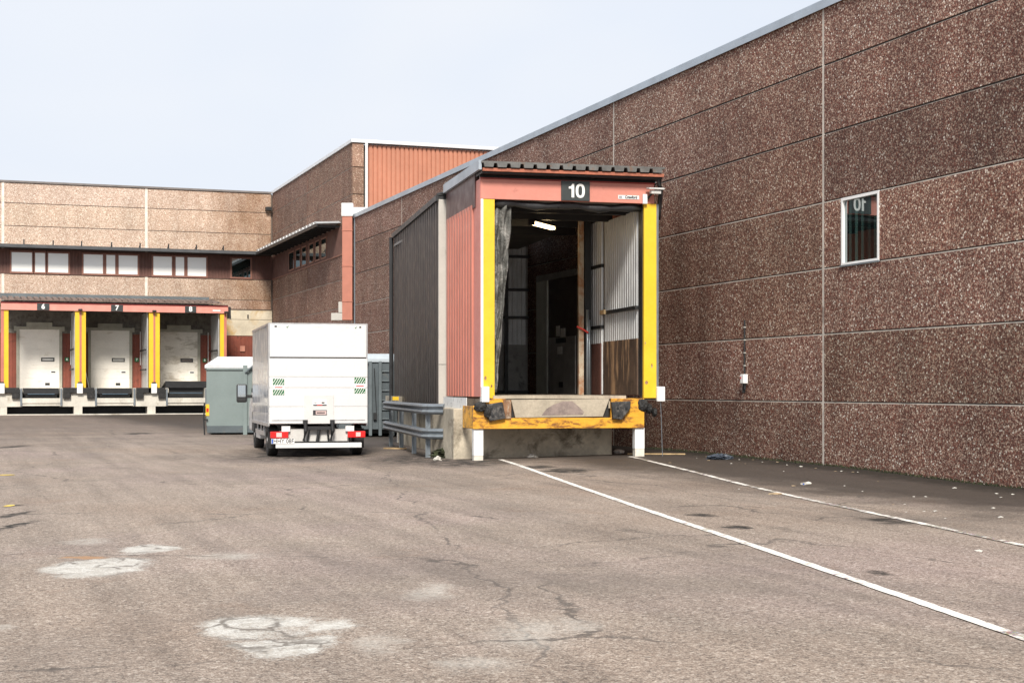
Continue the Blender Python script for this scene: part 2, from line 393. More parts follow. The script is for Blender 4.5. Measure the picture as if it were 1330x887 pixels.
# ------------------------------------------------------------------ ground
def ground_mat():
    t = NT('worn_asphalt')
    xyz = t.sep(t.co)
    wob = t.vmath('SCALE', t.vmath('SUBTRACT', t.noise(1.6, 5, .6, None, 0, True), (.5, .5, .5)), None)
    wob.node.inputs['Scale'].default_value = .55
    wob2 = t.vmath('SCALE', t.vmath('SUBTRACT', t.noise(7, 5, .65, None, 0, True), (.5, .5, .5)), None)
    wob2.node.inputs['Scale'].default_value = .16
    pw = t.vmath('ADD', t.vmath('ADD', t.co, wob), wob2)
    v = t.vor(52); v2 = t.vor(120)
    st = t.ramp(t.sep(v.outputs['Color'])[0], [(0, (.055, .044, .038)), (.14, (.17, .135, .112)), (.4, (.265, .222, .190)), (.66, (.215, .175, .148)), (.84, (.36, .315, .28)), (.95, (.48, .44, .40))], 'CONSTANT')
    st2 = t.ramp(t.sep(v2.outputs['Color'])[1], [(0, (.12, .098, .083)), (.5, (.245, .205, .178)), (.85, (.37, .33, .29))], 'CONSTANT')
    c = t.mix(.58, st, st2)
    c = t.mix(1.0, c, (1.37, 1.37, 1.33), 'MULTIPLY')
    c = t.mix(1.0, c, t.rng(t.vor(17).outputs['Distance'], .0, .22, .62, 1.0), 'MULTIPLY')     # pits
    big = t.noise(.16, 6, .6)
    c = t.mix(1.0, c, t.ramp(big, [(.3, (1.12, 1.04, 1.10)), (.5, (1.02, .99, .97)), (.7, (.92, .84, .78))]), 'MULTIPLY')
    mid = t.noise(.9, 7, .65, t.map((1, .45, 1)))
    c = t.mix(1.0, c, t.rng(mid, .3, .7, 1.14, .86), 'MULTIPLY')
    # tyre-polished streaks fanning towards the dock
    trk = t.noise(1.0, 5, .6, t.map((2.6, .12, 1), rot=(0, 0, rad(12))))
    c = t.mix(1.0, c, t.rng(trk, .42, .68, 1.05, .80), 'MULTIPLY')
    # far yard: darker, damper
    far = t.math('ADD', t.rng(xyz[1], 30, 60, 0, 1), t.rng(t.noise(.35, 5), .3, .7, -.3, .3))
    c = t.mix(t.rng(far, .15, .85, 0, .62), c, (.115, .092, .078))
    dmp = t.noise(.28, 7, .68, t.map((1, .6, 1), loc=(7, 2, 0)), .5)
    c = t.mix(t.rng(dmp, .50, .66, 0, .42), c, (.135, .115, .10))
    seam = t.math('ABSOLUTE', t.math('SUBTRACT', t.math('ADD', t.math('ADD', xyz[0], t.math('MULTIPLY', xyz[1], -.21)), t.rng(t.noise(.5, 5, .6), .3, .7, -.25, .25)), 1.35))
    c = t.mix(t.math('MULTIPLY', t.rng(seam, .008, .028, 1, 0), t.rng(t.noise(.7, 4), .42, .56, .1, .7)), c, (.085, .072, .064))
    # rust tint patches
    c = t.mix(t.rng(t.noise(.5, 7, .7, t.map(loc=(4, 9, 0))), .58, .72, 0, .35), c, (.24, .14, .085))
    # damp dirty strip along the long wall
    edge = t.math('ADD', xyz[0], t.math('MULTIPLY', xyz[1], .10))
    n = t.rng(t.noise(.7, 7, .65), .3, .7, -.75, .75)
    d1 = t.math('ADD', edge, n)
    c = t.mix(t.rng(d1, 11.3, 13.9, 0, .86, True), c, (.038, .031, .026))
    d2 = t.math('ADD', xyz[0], t.rng(t.noise(2.2, 6, .7), .3, .7, -.4, .4))
    c = t.mix(t.rng(d2, 13.0, 14.0, 0, .85, True), c, (.020, .018, .014))
    wetf = t.rng(d1, 11.4, 14.0, 0, 1, True)
    def spot(px, y, hw, hh, soft=.25, rot=0.):
        p = ground_at(px, y); a = ground_at(px - hw, y); b = ground_at(px, y - hh); d = ground_at(px, y + hh)
        rx = (p - a).length; ry = max((b - d).length / 2, .03)
        q = t.vmath('SUBTRACT', pw, (p.x, p.y, 0))
        q = t.map((1 / rx, 1 / ry, 0), v=t.map(rot=(0, 0, TH + rot), v=q))
        return t.rng(t.vmath('LENGTH', q), 1 - soft, 1 + soft, 1, 0, True)
    def union(l):
        r = l[0]
        for m in l[1:]: r = t.math('MAXIMUM', r, m)
        return r
    light = union([spot(338, 814, 74, 15, .32), spot(372, 838, 68, 16, .34), spot(420, 812, 28, 9, .6), spot(128, 736, 70, 12, .28), spot(188, 713, 32, 6, .45)])
    faint = union([spot(112, 703, 26, 4, .6), spot(555, 767, 24, 9, .6), spot(685, 822, 46, 16, .8), spot(745, 812, 30, 9, .8), spot(615, 864, 42, 9, .8), spot(4, 816, 16, 4, .5), spot(300, 721, 32, 4, .8), spot(500, 835, 25, 10, .9)])
    cr = t.vor(2.6, t.vmath('ADD', t.co, wob), 'DISTANCE_TO_EDGE').outputs['Distance']
    crack2 = t.rng(t.vor(7, pw, 'DISTANCE_TO_EDGE').outputs['Distance'], .02, .09, .55, 0)
    crack = t.rng(t.math('ADD', cr, t.rng(t.noise(14, 4), .3, .7, -.02, .02)), .02, .065, 1, 0)
    pale = t.mix(t.rng(t.noise(9, 7, .75), .38, .64, 0, 1), (.70, .70, .66), (.50, .48, .43))
    grit = t.math('ADD', t.noise(38, 4, .7), t.math('MULTIPLY', t.noise(5, 5, .65), .8))
    inner = spot(365, 822, 34, 9, .7)
    la = t.math('SUBTRACT', t.math('ADD', light, t.math('ADD', t.rng(grit, .6, 1.2, -.5, .3), t.rng(t.sep(v2.outputs['Color'])[0], 0, 1, -.3, .3))), t.math('MULTIPLY', inner, .32))
    c = t.mix(t.math('MULTIPLY', t.rng(la, .25, 1.0, 0, .86), t.rng(light, 0, .12, 0, 1)), c, pale)
    c = t.mix(t.math('MULTIPLY', faint, t.rng(grit, .7, 1.1, .08, .55)), c, (.56, .54, .49))
    c = t.mix(t.math('MULTIPLY', crack, t.math('MULTIPLY', light, t.rng(t.noise(1.7, 3), .42, .52, 0, .9))), c, (.16, .14, .12))
    c = t.mix(t.math('MULTIPLY', crack2, t.math('MULTIPLY', light, t.rng(t.noise(2.1, 3), .50, .6, 0, .8))), c, (.20, .175, .15))
    # few long open cracks
    cl = t.vor(.22, pw, 'DISTANCE_TO_EDGE').outputs['Distance']
    c = t.mix(t.math('MULTIPLY', t.rng(cl, .0015, .007, 1, 0), t.rng(t.noise(.8, 3), .44, .56, 0, .8)), c, (.085, .072, .062))
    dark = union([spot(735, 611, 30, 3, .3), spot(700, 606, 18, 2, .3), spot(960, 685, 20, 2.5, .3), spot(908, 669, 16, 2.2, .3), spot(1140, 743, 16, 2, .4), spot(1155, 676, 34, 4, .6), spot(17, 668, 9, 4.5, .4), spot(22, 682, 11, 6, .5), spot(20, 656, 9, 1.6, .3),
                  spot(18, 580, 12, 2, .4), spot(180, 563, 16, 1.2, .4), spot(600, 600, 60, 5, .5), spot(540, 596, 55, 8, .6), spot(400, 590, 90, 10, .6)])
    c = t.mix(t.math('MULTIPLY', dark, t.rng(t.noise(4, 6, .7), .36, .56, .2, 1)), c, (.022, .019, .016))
    org = spot(108, 724, 30, 1.6, .3)
    c = t.mix(t.math('MULTIPLY', org, .7), c, (.40, .22, .10))
    h = t.math('ADD', v.outputs['Distance'], t.math('MULTIPLY', v2.outputs['Distance'], .6))
    t.bump(h, .55, .006)
    r = t.math('SUBTRACT', .86, t.math('MULTIPLY', wetf, .22))
    return t.out(c, r, 0, .35)
xs = [-400, -150, -70, -40] + [-26 + .8 * i for i in range(62)] + [30, 45, 90, 200, 400]
ys = [-300, -100, -30] + [-8 + .8 * i for i in range(120)] + [100, 140, 250, 600]
g = MB(); nx = len(xs)
g.add([(x, y, gz(x, y)) for y in ys for x in xs], [(j * nx + i, j * nx + i + 1, (j + 1) * nx + i + 1, (j + 1) * nx + i) for j in range(len(ys) - 1) for i in range(nx - 1)])
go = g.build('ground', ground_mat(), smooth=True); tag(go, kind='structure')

def line_mat(nm='worn_white_road_paint', wear=0.):
    t = NT(nm)
    n = t.noise(7, 8, .75); n2 = t.noise(.8, 3)
    f = t.math('ADD', n, t.rng(n2, .35, .65, -.08, .10))
    v = t.vor(60)
    c = t.mix(t.rng(t.math('ADD', f, wear), .56, .64, 0, 1), (.80, .77, .71), t.mix(.5, (.26, .22, .19), v.outputs['Color'], 'SOFT_LIGHT'))
    t.bump(v.outputs['Distance'], .4, .004)
    return t.out(c, .8)
LINE = line_mat()
def strip(a, b, w, name, label, breaks=(), mat=None):
    a = Vector((a[0], a[1], 0)); b = Vector((b[0], b[1], 0)); d = (b - a); L = d.length; d.normalize(); n = Vector((-d.y, d.x, 0))
    m = MB(); N = int(L / .12); rnd = random.Random(3)
    prev = None; vs = []; fs = []
    for i in range(N + 1):
        s = L * i / N; p = a + d * s
        skip = any(q0 < s < q1 for q0, q1 in breaks)
        w0 = w * .5 + rnd.uniform(-.007, .005)
        w1 = w * .5 + rnd.uniform(-.007, .005)
        l = p + n * w0; r = p - n * w1
        vs += [(l.x, l.y, gz(l.x, l.y) + .007), (r.x, r.y, gz(r.x, r.y) + .007)]
        if i and not skip: fs.append((2 * i - 2, 2 * i - 1, 2 * i + 1, 2 * i))
    m.add(vs, fs); o = m.build(name, line_mat('heavily_worn_road_paint', .085) if mat else LINE); return tag(o, label, kind='structure')
l1a = ground_at(650, 597); l1b = ground_at(1330, 829); dd = (l1b - l1a)
strip(l1a, l1b + dd * .25, .10, 'road_marking', 'long unbroken white bay line left of dock ten')
l2a = ground_at(818, 593); l2b = ground_at(1330, 709); dd = (l2b - l2a)
strip(l2a, l2b + dd * .35, .10, 'road_marking', 'worn broken white bay line nearer the brown wall', breaks=(), mat='worn')
for px, y, w_ in ((12, 657, 7), (8, 617, 12)):
    p = ground_at(px, y); m = MB(); vs = []
    L = w_ / FPX * (p - Vector((0, 0, 0))).length
    for k in range(9):
        a = 2 * math.pi * k / 9
        q = p + RT * math.cos(a) * L * random.uniform(.7, 1) + FW * math.sin(a) * .16 * random.uniform(.7, 1)
        vs.append((q.x, q.y, gz(q.x, q.y) + .006))
    m.add(vs, [tuple(range(9))]); tag(m.build('road_marking', pm('faded_yellow_mark', (.75, .55, .10), .8, amt=.3, sc=9)), kind='structure')

# ------------------------------------------------------------------ panel walls
def panel_wall(axis, c, spans, zs, face_t=.07, holes=(), gap=.038, vgap=.072, rnd=random.Random(5), lo=.84, hi=1.12, tints=None):
    """precast panels on the plane axis=c facing the negative direction; spans along the other axis, zs the joints"""
    m = MB()
    for i in range(len(spans) - 1):
        for j in range(len(zs) - 1):
            t = rnd.uniform(lo, hi) * (tints.get((i, j), 1) if tints else 1)
            tint = (t * rnd.uniform(.98, 1.02), t, t * rnd.uniform(.96, 1.03))
            segs = [(spans[i] + vgap / 2, spans[i + 1] - vgap / 2)]
            for (ha, hb, hz0, hz1) in holes:
                if hz0 < (zs[j] + zs[j + 1]) / 2 < hz1:
                    new = []
                    for a, b in segs:
                        if hb <= a or ha >= b: new.append((a, b)); continue
                        if ha > a: new.append((a, ha))
                        if hb < b: new.append((hb, b))
                    segs = new
            for a, b in segs:
                z0, z1 = zs[j] + gap / 2, zs[j + 1] - gap / 2
                if axis == 'x': m.box(c, c + face_t, a, b, z0, z1, tint=tint)
                else: m.box(a, b, c, c + face_t, z0, z1, tint=tint)
    return m

def thin_ridge(m, axis, c, a, b, z, h=.02, p=.004):
    if axis == 'x': m.box(c - p, c + .05, a, b, z - h / 2, z + h / 2)
    else: m.box(a, b, c - p, c + .05, z - h / 2, z + h / 2)

# long brown warehouse on the right
rb = thing('warehouse', 'long brown aggregate panel warehouse wall running down the right side', 'building', (AX, 25, 0))
def rel(o): 
    return Matrix.Translation(-o.location)
RM = T(-AX, -25, 0)
def child_world(mb, name, mat, parent, **k):
    """mesh written in world coordinates, re-expressed in the parent's frame (parent unrotated)"""
    M = (Matrix.Translation(parent.location) @ parent.rotation_euler.to_matrix().to_4x4()).inverted()
    mb.v = [tuple(M @ Vector(p)) for p in mb.v]
    return mb.build(name, mat, parent, **k)
vj = [-13.6, -4.35, 4.9, 14.02, 23.28, 32.55, 41.8, 51.1, 58.3]
zj = [-.6, CAM_Z - .233, CAM_Z + .974, CAM_Z + 2.14, CAM_Z + 3.32, CAM_Z + 4.53, CAM_Z + 5.75, CAM_Z + 6.82]
wy1, _ = wal(1093, 300, AX); wy0, _ = wal(1142, 300, AX)
wz0, wz1 = zj[3] + .0, zj[4] + .0
door_y0, _ = wal(755, 400, AX); door_y1, _ = wal(701, 400, AX)
mb = panel_wall('x', AX, vj, zj, holes=[(wy0, wy1, wz0, wz1)], tints={(3, 4): .72, (2, 4): .8, (4, 4): .85, (3, 5): 1.12, (3, 6): 1.1, (4, 5): 1.1, (4, 6): 1.15, (2, 5): 1.1, (3, 1): 1.06, (3, 2): 1.02, (4, 2): .9, (4, 3): .95})
child_world(mb, 'wall', AGG_DARK, rb)
mb = MB(); mb.box(AX + .018, AX + .35, -13.6, 58.25, -.6, zj[3]); mb.box(AX + .018, AX + .35, -13.6, 58.25, zj[4], zj[-1] - .02)
mb.box(AX + .018, AX + .35, -13.6, wy0, zj[3], zj[4]); mb.box(AX + .018, AX + .35, wy1, 58.25, zj[3], zj[4])
child_world(mb, 'joint_backing', pm('dark_joint_recess', (.05, .042, .038), .9), rb)
mb = MB()
for j_ in range(1, 7):
    w_ = .022 if j_ < 5 else .010
    for (a, b) in ((-13.6, vj[4] - .043), (vj[4] + .043, 58.25)):
        segs = [(a, b)]
        if j_ in (3, 4): segs = [(a, wy0 - .03), (wy1 + .03, b)] if a < wy0 < b else [(a, b)]
        for a2, b2 in segs: mb.box(AX + .006, AX + .017, a2, b2, zj[j_] - .022, zj[j_] - .022 + w_)
for v_ in vj[1:-1]: mb.box(AX + .004, AX + .0165, v_ - .0355, v_ + .0355, -.6, zj[-1] - .02)
child_world(mb, 'joint_seal', JOINT, rb)
mb = MB(); mb.box(AX + .36, AX + 34, -13.5, 58.2, -.5, zj[-1] - .1); child_world(mb, 'hall_block', CONC_G, rb)
# the block is cut back behind the window by a dark room box face
mb = MB(); mb.box(AX - .05, AX + .45, -13.7, 58.35, zj[-1], zj[-1] + .07); mb.box(AX - .055, AX - .035, -13.7, 58.35, zj[-1] - .07, zj[-1])
mb.box(AX - .03, AX + .3, -13.7, 58.35, zj[-1] + .07, zj[-1] + .1)
child_world(mb, 'coping', COP, rb)
mb = MB(); fw = .05
for (a, b, c_, d) in ((wy0, wy1, wz0, wz0 + fw), (wy0, wy1, wz1 - fw, wz1), (wy0, wy0 + fw, wz0 + fw, wz1 - fw), (wy1 - fw, wy1, wz0 + fw, wz1 - fw)):
    mb.box(AX - .012, AX + .1, a, b, c_, d)
wo_ = child_world(mb, 'window', WHM, rb)
mb = MB(); mb.box(AX + .035, AX + .05, wy0 + fw, wy1 - fw, wz0 + fw, wz1 - fw)
pn = mb.build('pane', GLT, None) 
pn.data.transform(T(-AX, -25, 0)); pn.parent = wo_
mb = MB(); mb.box(AX - .03, AX - .013, wy0 - .02, wy1 + .02, wz0 - .02, wz0 + .01); s_ = mb.build('sill', GAL, None); s_.data.transform(T(-AX, -25, 0)); s_.parent = wo_
# inner gate of dock ten in the warehouse wall
mb = MB(); dz0, dz1 = 1.27, CAM_Z + 3.0
mb.box(AX - .06, AX, door_y0, door_y1, dz0, dz1)
dr = child_world(mb, 'door', pm('dark_gate_leaf', (.09, .075, .065), .6, amt=.2), rb)
jy, _ = wal(715, 400, AX)
mb = MB(); mb.box(AX - .1, AX - .061, jy, door_y1, dz0, dz1 - .16); f = mb.build('door_jamb', pm('jamb_green_white', (.66, .68, .60), .5, amt=.1), None); f.data.transform(T(-AX, -25, 0)); f.parent = dr
mb = MB(); mb.box(AX - .1, AX - .061, door_y0, door_y1, dz1 - .16, dz1); f = mb.build('door_lintel', GRD, None); f.data.transform(T(-AX, -25, 0)); f.parent = dr
# lower grey leaf with notices
ly_a, lz_a = wal(751, 436, AX); ly_b, lz_b = wal(716, 436, AX)
mb = MB(); mb.box(AX - .085, AX - .061, ly_a, ly_b, dz0, lz_a); f = mb.build('lower_leaf', pm('dim_grey_leaf', (.34, .33, .31), .6, amt=.2), None); f.data.transform(T(-AX, -25, 0)); f.parent = dr
for (x0, x1, y0, y1, mt) in ((724, 730, 450, 460, WHT), (722, 727, 423, 437, WHT), (728, 734, 426, 438, WHT), (722, 735, 438.5, 446, DKT), (726, 731, 496, 503, DKT)):
    ya, za = wal(x1, y0, AX - .09); yb, zb = wal(x0, y1, AX - .09)
    mb = MB(); mb.box(AX - .093, AX - .0853, ya, yb, zb, za); f = mb.build('notice', pm('dim_notice_paper', (.80, .78, .72), .7) if mt is WHT else mt, None); f.data.transform(T(-AX, -25, 0)); f.parent = dr

# wall socket box with conduit
by, bz = wal(970.5, 492, AX)
sb = thing('socket_box', 'small white socket box with black conduit on the brown wall', 'electrical box', (AX, by, 0))
mb = MB(); mb.box(-.12, -.02, -.07, .07, bz - .09, bz + .09); mb.build('box', WHM, sb, bev=.01)
_, ct = wal(967, 416, AX)
mb = MB(); mb.tube([(-.025, .06, bz + .09), (-.025, .06, ct)], .017); mb.tube([(-.05, .0, bz - .09), (-.05, 0, bz - .2), (-.05, .03, bz - .26), (-.05, .08, bz - .27), (-.03, .1, bz - .2), (-.03, .1, bz - .02)], .02)
mb.build('conduit', BLM, sb)
for k in range(4):
    mb = MB(); mb.box(-.046, -.005, .035, .085, bz + .25 + k * .25, bz + .27 + k * .25); mb.build('clip', PIL, sb)
mb = MB(); mb.box(-.124, -.1203, .02, .05, bz + .0, bz + .04); mb.build('red_switch', REDL, sb)

# ------------------------------------------------------------------ tall building (side wall and orange cladding)
TY0 = 62.6
zt = CAM_Z + 10.5
zf = [-.6, CAM_Z + 1.15, CAM_Z + 2.35, CAM_Z + 3.55, CAM_Z + 4.78, CAM_Z + 5.85]
zu = [CAM_Z + 7.15, CAM_Z + 8.3, CAM_Z + 9.46, zt]
tb = thing('tall_hall', 'tall brown panel hall with orange ribbed front rising behind the warehouse roof', 'building', (TX, 70, 0))
m1 = panel_wall('x', TX, [TY0, 71.5, FY], zf); m2 = panel_wall('x', TX, [TY0, 71.5, FY], zu)
m1.add(m2.v, m2.f); m1.t = m1.t[:len(m1.t) - len(m2.f)] + m2.t
child_world(m1, 'side_wall', AGG_DARK, tb)
mb = MB(); mb.box(TX + .018, TX + .3, TY0 + .02, FY - .02, -.6, zt - .03); child_world(mb, 'joint_backing', JOINT, tb)
mb = MB(); mb.box(TX + .31, TX + 30, TY0 + .15, FY + 25, -.5, zt - .05); child_world(mb, 'hall_block', CONC_G, tb)
cx1, _ = fac(472.5, 200, TY0 - .12)
m2 = panel_wall('y', TY0 - .12, [TX, cx1], [-.6] + zf[1:5] + [CAM_Z + 5.95, CAM_Z + 7.15] + zu[1:], vgap=.01, face_t=.12); child_world(m2, 'front_return', AGG_WARM, tb)
mb = MB(); mb.corr(24, zt - .05 - 3, .20, .055, .03, M=T(cx1 + .2, TY0 + .02, 3)); child_world(mb, 'orange_cladding', ORNG, tb)
mb = MB(); mb.box(TX - .06, TX + .35, TY0 - .2, FY, zt, zt + .14); mb.box(TX + .35, TX + 30, TY0 - .2, TY0 + .3, zt, zt + .14); child_world(mb, 'coping', pm('white_coping', (.72, .74, .76), .4, .1, amt=.08), tb)
mb = MB(); mb.tube([(cx1 + .1, TY0 - .2, zt), (cx1 + .1, TY0 - .2, 3)], .06); child_world(mb, 'downpipe', WHM, tb)
mb = MB(); mb.box(TX + .4, TX + 5, 57.5, TY0, -.5, zj[-1] - .2); child_world(mb, 'link_block', CONC_G, tb)
# window band
mb = MB(); mb.corr(FY - TY0, 1.26, .14, .02, .014, M=frame((TX + .0, FY, CAM_Z + 5.87), (0, -1, 0), (0, 0, 1))); child_world(mb, 'board_band', DBR, tb)
for grp in ((376, 383, .9), (385, 391, .9), (393, 399, .9), (402.5, 408.5, 1), (410.5, 416, 1), (418, 425, 1)):
    ya, _ = wal(grp[1], 330, TX); yb, _ = wal(grp[0], 330, TX)
    z0, z1 = CAM_Z + 5.98, CAM_Z + 6.95
    mb = MB()
    for (a, b, c_, d) in ((ya, yb, z0, z0 + .07), (ya, yb, z1 - .07, z1), (ya, ya + .07, z0 + .07, z1 - .07), (yb - .07, yb, z0 + .07, z1 - .07)): mb.box(TX - .05, TX + .02, a, b, c_, d)
    f = child_world(mb, 'window', WBR, tb)
    mb = MB(); mb.box(TX - .04, TX - .03, ya + .07, yb - .07, z0 + .07, z1 - .07); mb.v = [tuple(Vector(p) - tb.location) for p in mb.v]; mb.build('pane', GLD, f)
mb = MB(); mb.box(TX - .03, TX + .0, TY0, FY, CAM_Z + 5.84, CAM_Z + 5.9); child_world(mb, 'window_sill', WBR, tb)
# sloping canopy of corrugated sheet on brackets
cz = CAM_Z + 7.2
mb = MB(); mb.corr(FY - 1.06 - 64.6, 1.1, .75, .10, .02, M=frame((TX - 1.1, FY - 1.06, cz + .04), (0, -1, 0), (1, 0, .06))); child_world(mb, 'canopy', pm('canopy_sheet', (.50, .52, .53), .45, .3, amt=.15), tb)
mb = MB()
for k in range(17): y = 64.8 + k * .9; mb.box(TX - 1.02, TX, y, y + .05, cz - .10, cz - .01)
mb.box(TX - 1.08, TX - 1.02, 64.65, FY - 1.06, cz - .09, cz - .005)
child_world(mb, 'canopy_frame', BLM, tb)

# ventilation duct over the warehouse corner
dx0 = at(444.5, 59.3); dx1 = at(457.5, 59.3)
dt = thing('ventilation_duct', 'orange rectangular duct with white cap running down the corner of the warehouse', 'duct', (dx0.x, dx0.y, 0), -TH)
sc = 59.3 / FPX; W_ = 13 * sc
zz = lambda y: CAM_Z + (YH - y) * sc
mb = MB(); mb.box(0, W_, 0, .4, zz(415.5), zz(392)); mb.box(-.02, W_ + .02, -.02, .42, zz(392), zz(391)); mb.box(0, W_, 0, .4, zz(391), zz(346)); mb.box(-.02, W_ + .02, -.02, .42, zz(346), zz(345)); mb.box(0, W_, 0, .4, zz(345), zz(300)); mb.box(-.02, W_ + .02, -.02, .42, zz(300), zz(299)); mb.box(0, W_, 0, .4, zz(299), zz(281)); mb.build('shaft', pm('duct_orange', (.44, .17, .115), .5, amt=.08), dt)
mb = MB(); mb.box(-.03, W_ + .03, -.04, .45, zz(281), zz(264)); mb.box(W_ + .03, W_ + .62, .1, .4, zz(279), zz(269)); mb.build('cap', WHM, dt, bev=.02)
mb = MB(); mb.box(-14.5 * sc, 0 - .0, .02, .38, zz(416), zz(406.5)); mb.box(-5 * sc, -.001, .0, .36, zz(406), zz(392)); mb.build('outlet', PIL, dt, bev=.01)
mb = MB(); mb.tube([(W_ + .1, .05, zz(281)), (W_ + .1, .05, 0)], .04); mb.build('downpipe', GAL, dt)

# ------------------------------------------------------------------ far facade
fb = thing('office_block', 'low pale sandy panel building with a row of white windows above three docks', 'building', (5, FY, 0))
vjf = [-26.8, -19.7, -12.6, -5.55, 1.53, 8.65, TX - .02]
m1 = panel_wall('y', FY, vjf, [CAM_Z + 4.25, CAM_Z + 4.75, CAM_Z + 5.85], vgap=.14, lo=.94, hi=1.05); m2 = panel_wall('y', FY, vjf, zu, vgap=.14, lo=.94, hi=1.05)
k = len(m1.f); m1.add(m2.v, m2.f); m1.t = m1.t[:k] + m2.t
# object coordinates of this wall are relative to x=5: shift keeps the run-off stain at the inner corner
ww = child_world(m1, 'wall', AGG_PALE, fb)
ww.data.transform(T(5, 0, 0)); ww.location = (-5, 0, 0)
mb = MB(); mb.box(-26.8, TX, FY + .018, FY + .3, CAM_Z + 4.2, zt - .03); child_world(mb, 'joint_backing', pm('brown_joint_recess', (.13, .10, .08), .9), fb)
for x in vjf[1:-1]:
    mb = MB(); mb.box(x - .068, x + .068, FY - .012, FY + .05, CAM_Z + 4.25, CAM_Z + 5.85); child_world(mb, 'vertical_joint', pm('cream_joint', (.72, .66, .58), .8), fb)
    mb = MB(); mb.box(x - .068, x + .068, FY - .012, FY + .05, CAM_Z + 7.15, zt); child_world(mb, 'vertical_joint', pm('cream_joint', (.72, .66, .58), .8), fb)
mb = MB(); mb.box(-26.8, TX + .3, FY + .31, FY + 20, -.5, zt - .05); child_world(mb, 'hall_block', CONC_G, fb)
mb = MB(); mb.box(-26.9, TX - .07, FY - .06, FY + .4, zt, zt + .10); child_world(mb, 'coping', pm('brown_grey_coping', (.17, .15, .14), .5), fb)
mb = MB(); mb.corr(TX + 26.8, 1.26, .16, .02, .014, M=T(-26.8, FY + .0, CAM_Z + 5.87)); child_world(mb, 'board_band', DBR, fb)
for (a, b, mt) in ((15, 41.5, 0), (45.5, 58.5, 0), (62.5, 88.5, 0), (108.5, 133.5, 0), (138, 149.5, 0), (154, 178.5, 0), (199, 223, 0), (228, 239, 0), (243.5, 267.5, 0), (301, 325, 1)):
    x0, _ = fac(a, 330, FY); x1, _ = fac(b, 330, FY); z0, z1 = CAM_Z + 5.97, CAM_Z + 6.95
    mb = MB(); e = .09
    for (p, q, r, s) in ((x0 - e, x1 + e, z0 - e, z0), (x0 - e, x1 + e, z1, z1 + e), (x0 - e, x0, z0, z1), (x1, x1 + e, z0, z1)): mb.box(p, q, FY - .06, FY + .03, r, s)
    f = child_world(mb, 'window', WBR, fb)
    mb = MB(); mb.box(x0, x1, FY - .045, FY - .03, z0, z1); mb.v = [tuple(Vector(p) - fb.location) for p in mb.v]; mb.build('pane', GLD if mt else GLB, f)
mb = MB(); mb.box(-26.8, TX - .08, FY - 1.06, FY, cz - .04, cz + .06); mb.box(-26.8, TX - .08, FY - 1.09, FY - 1.06, cz - .08, cz + .08); child_world(mb, 'canopy', pm('canopy_dark', (.07, .075, .08), .5), fb)
for a in (31, 69, 106, 145, 182, 219, 255, 290):
    x, _ = fac(a, 320, FY - .9); mb = MB(); mb.box(x - .03, x + .03, FY - .95, FY - .88, cz + .06, cz + .34); mb.tube([(x, FY - .9, cz + .3), (x + .02, FY, cz + .1)], .02, 6); child_world(mb, 'canopy_bracket', BLM, fb)
# lower zone
mb = MB(); xr = TX - .02
xd, _ = fac(289, 420, FY)
mb.box(xd, xr, FY + .02, FY + .3, CAM_Z + 3.72, CAM_Z + 4.23); mb.box(xd, xr, FY + .02, FY + .3, CAM_Z + 2.85, CAM_Z + 3.70); child_world(mb, 'concrete_lintel', CONC_Y, fb)
mb = MB(); mb.box(-26.8, xd - .01, FY + .02, FY + .3, CAM_Z + 3.12, CAM_Z + 4.23); mb.box(-26.8, xd - .01, FY + .02, FY + .3, CAM_Z + 2.85, CAM_Z + 3.10); child_world(mb, 'shaded_lintel', pm('shaded_stained_concrete', (.15, .14, .12), .85, amt=.3, dirt=(.07, .06, .05), dthr=.52), fb)  # concrete darkened for the dock canopy's shade, along with its dark staining
mb = MB(); mb.corr(xr + 26.8, 3.6, .2, .015, .1, M=T(-26.8, FY + .06, CAM_Z - .75)); child_world(mb, 'red_cladding', RBR, fb)
mb = MB(); mb.box(-26.8, xr, FY + .03, FY + .3, -.6, CAM_Z - .76); child_world(mb, 'plinth', CONC_L, fb)
for a in (299, 322):
    x, z = fac(a, 411, FY); mb = MB(); mb.box(x - .03, x + .03, FY - .03, FY + .02, z - .1, z + .1); child_world(mb, 'bolt', BLM, fb)
x0, _ = fac(315, 450, FY); mb = MB(); mb.box(x0 - .13, x0 + .13, FY - .01, FY + .04, CAM_Z + 2.0, CAM_Z + 2.3); child_world(mb, 'sign', pm('faded_pink_plate', (.45, .2, .14), .6), fb)
x0, z0 = fac(347, 272, FY); mb = MB(); mb.box(x0 - .12, x0 + .2, FY - .35, FY, z0 - .1, z0 + .1); child_world(mb, 'camera_box', BLM, fb, bev=.02)
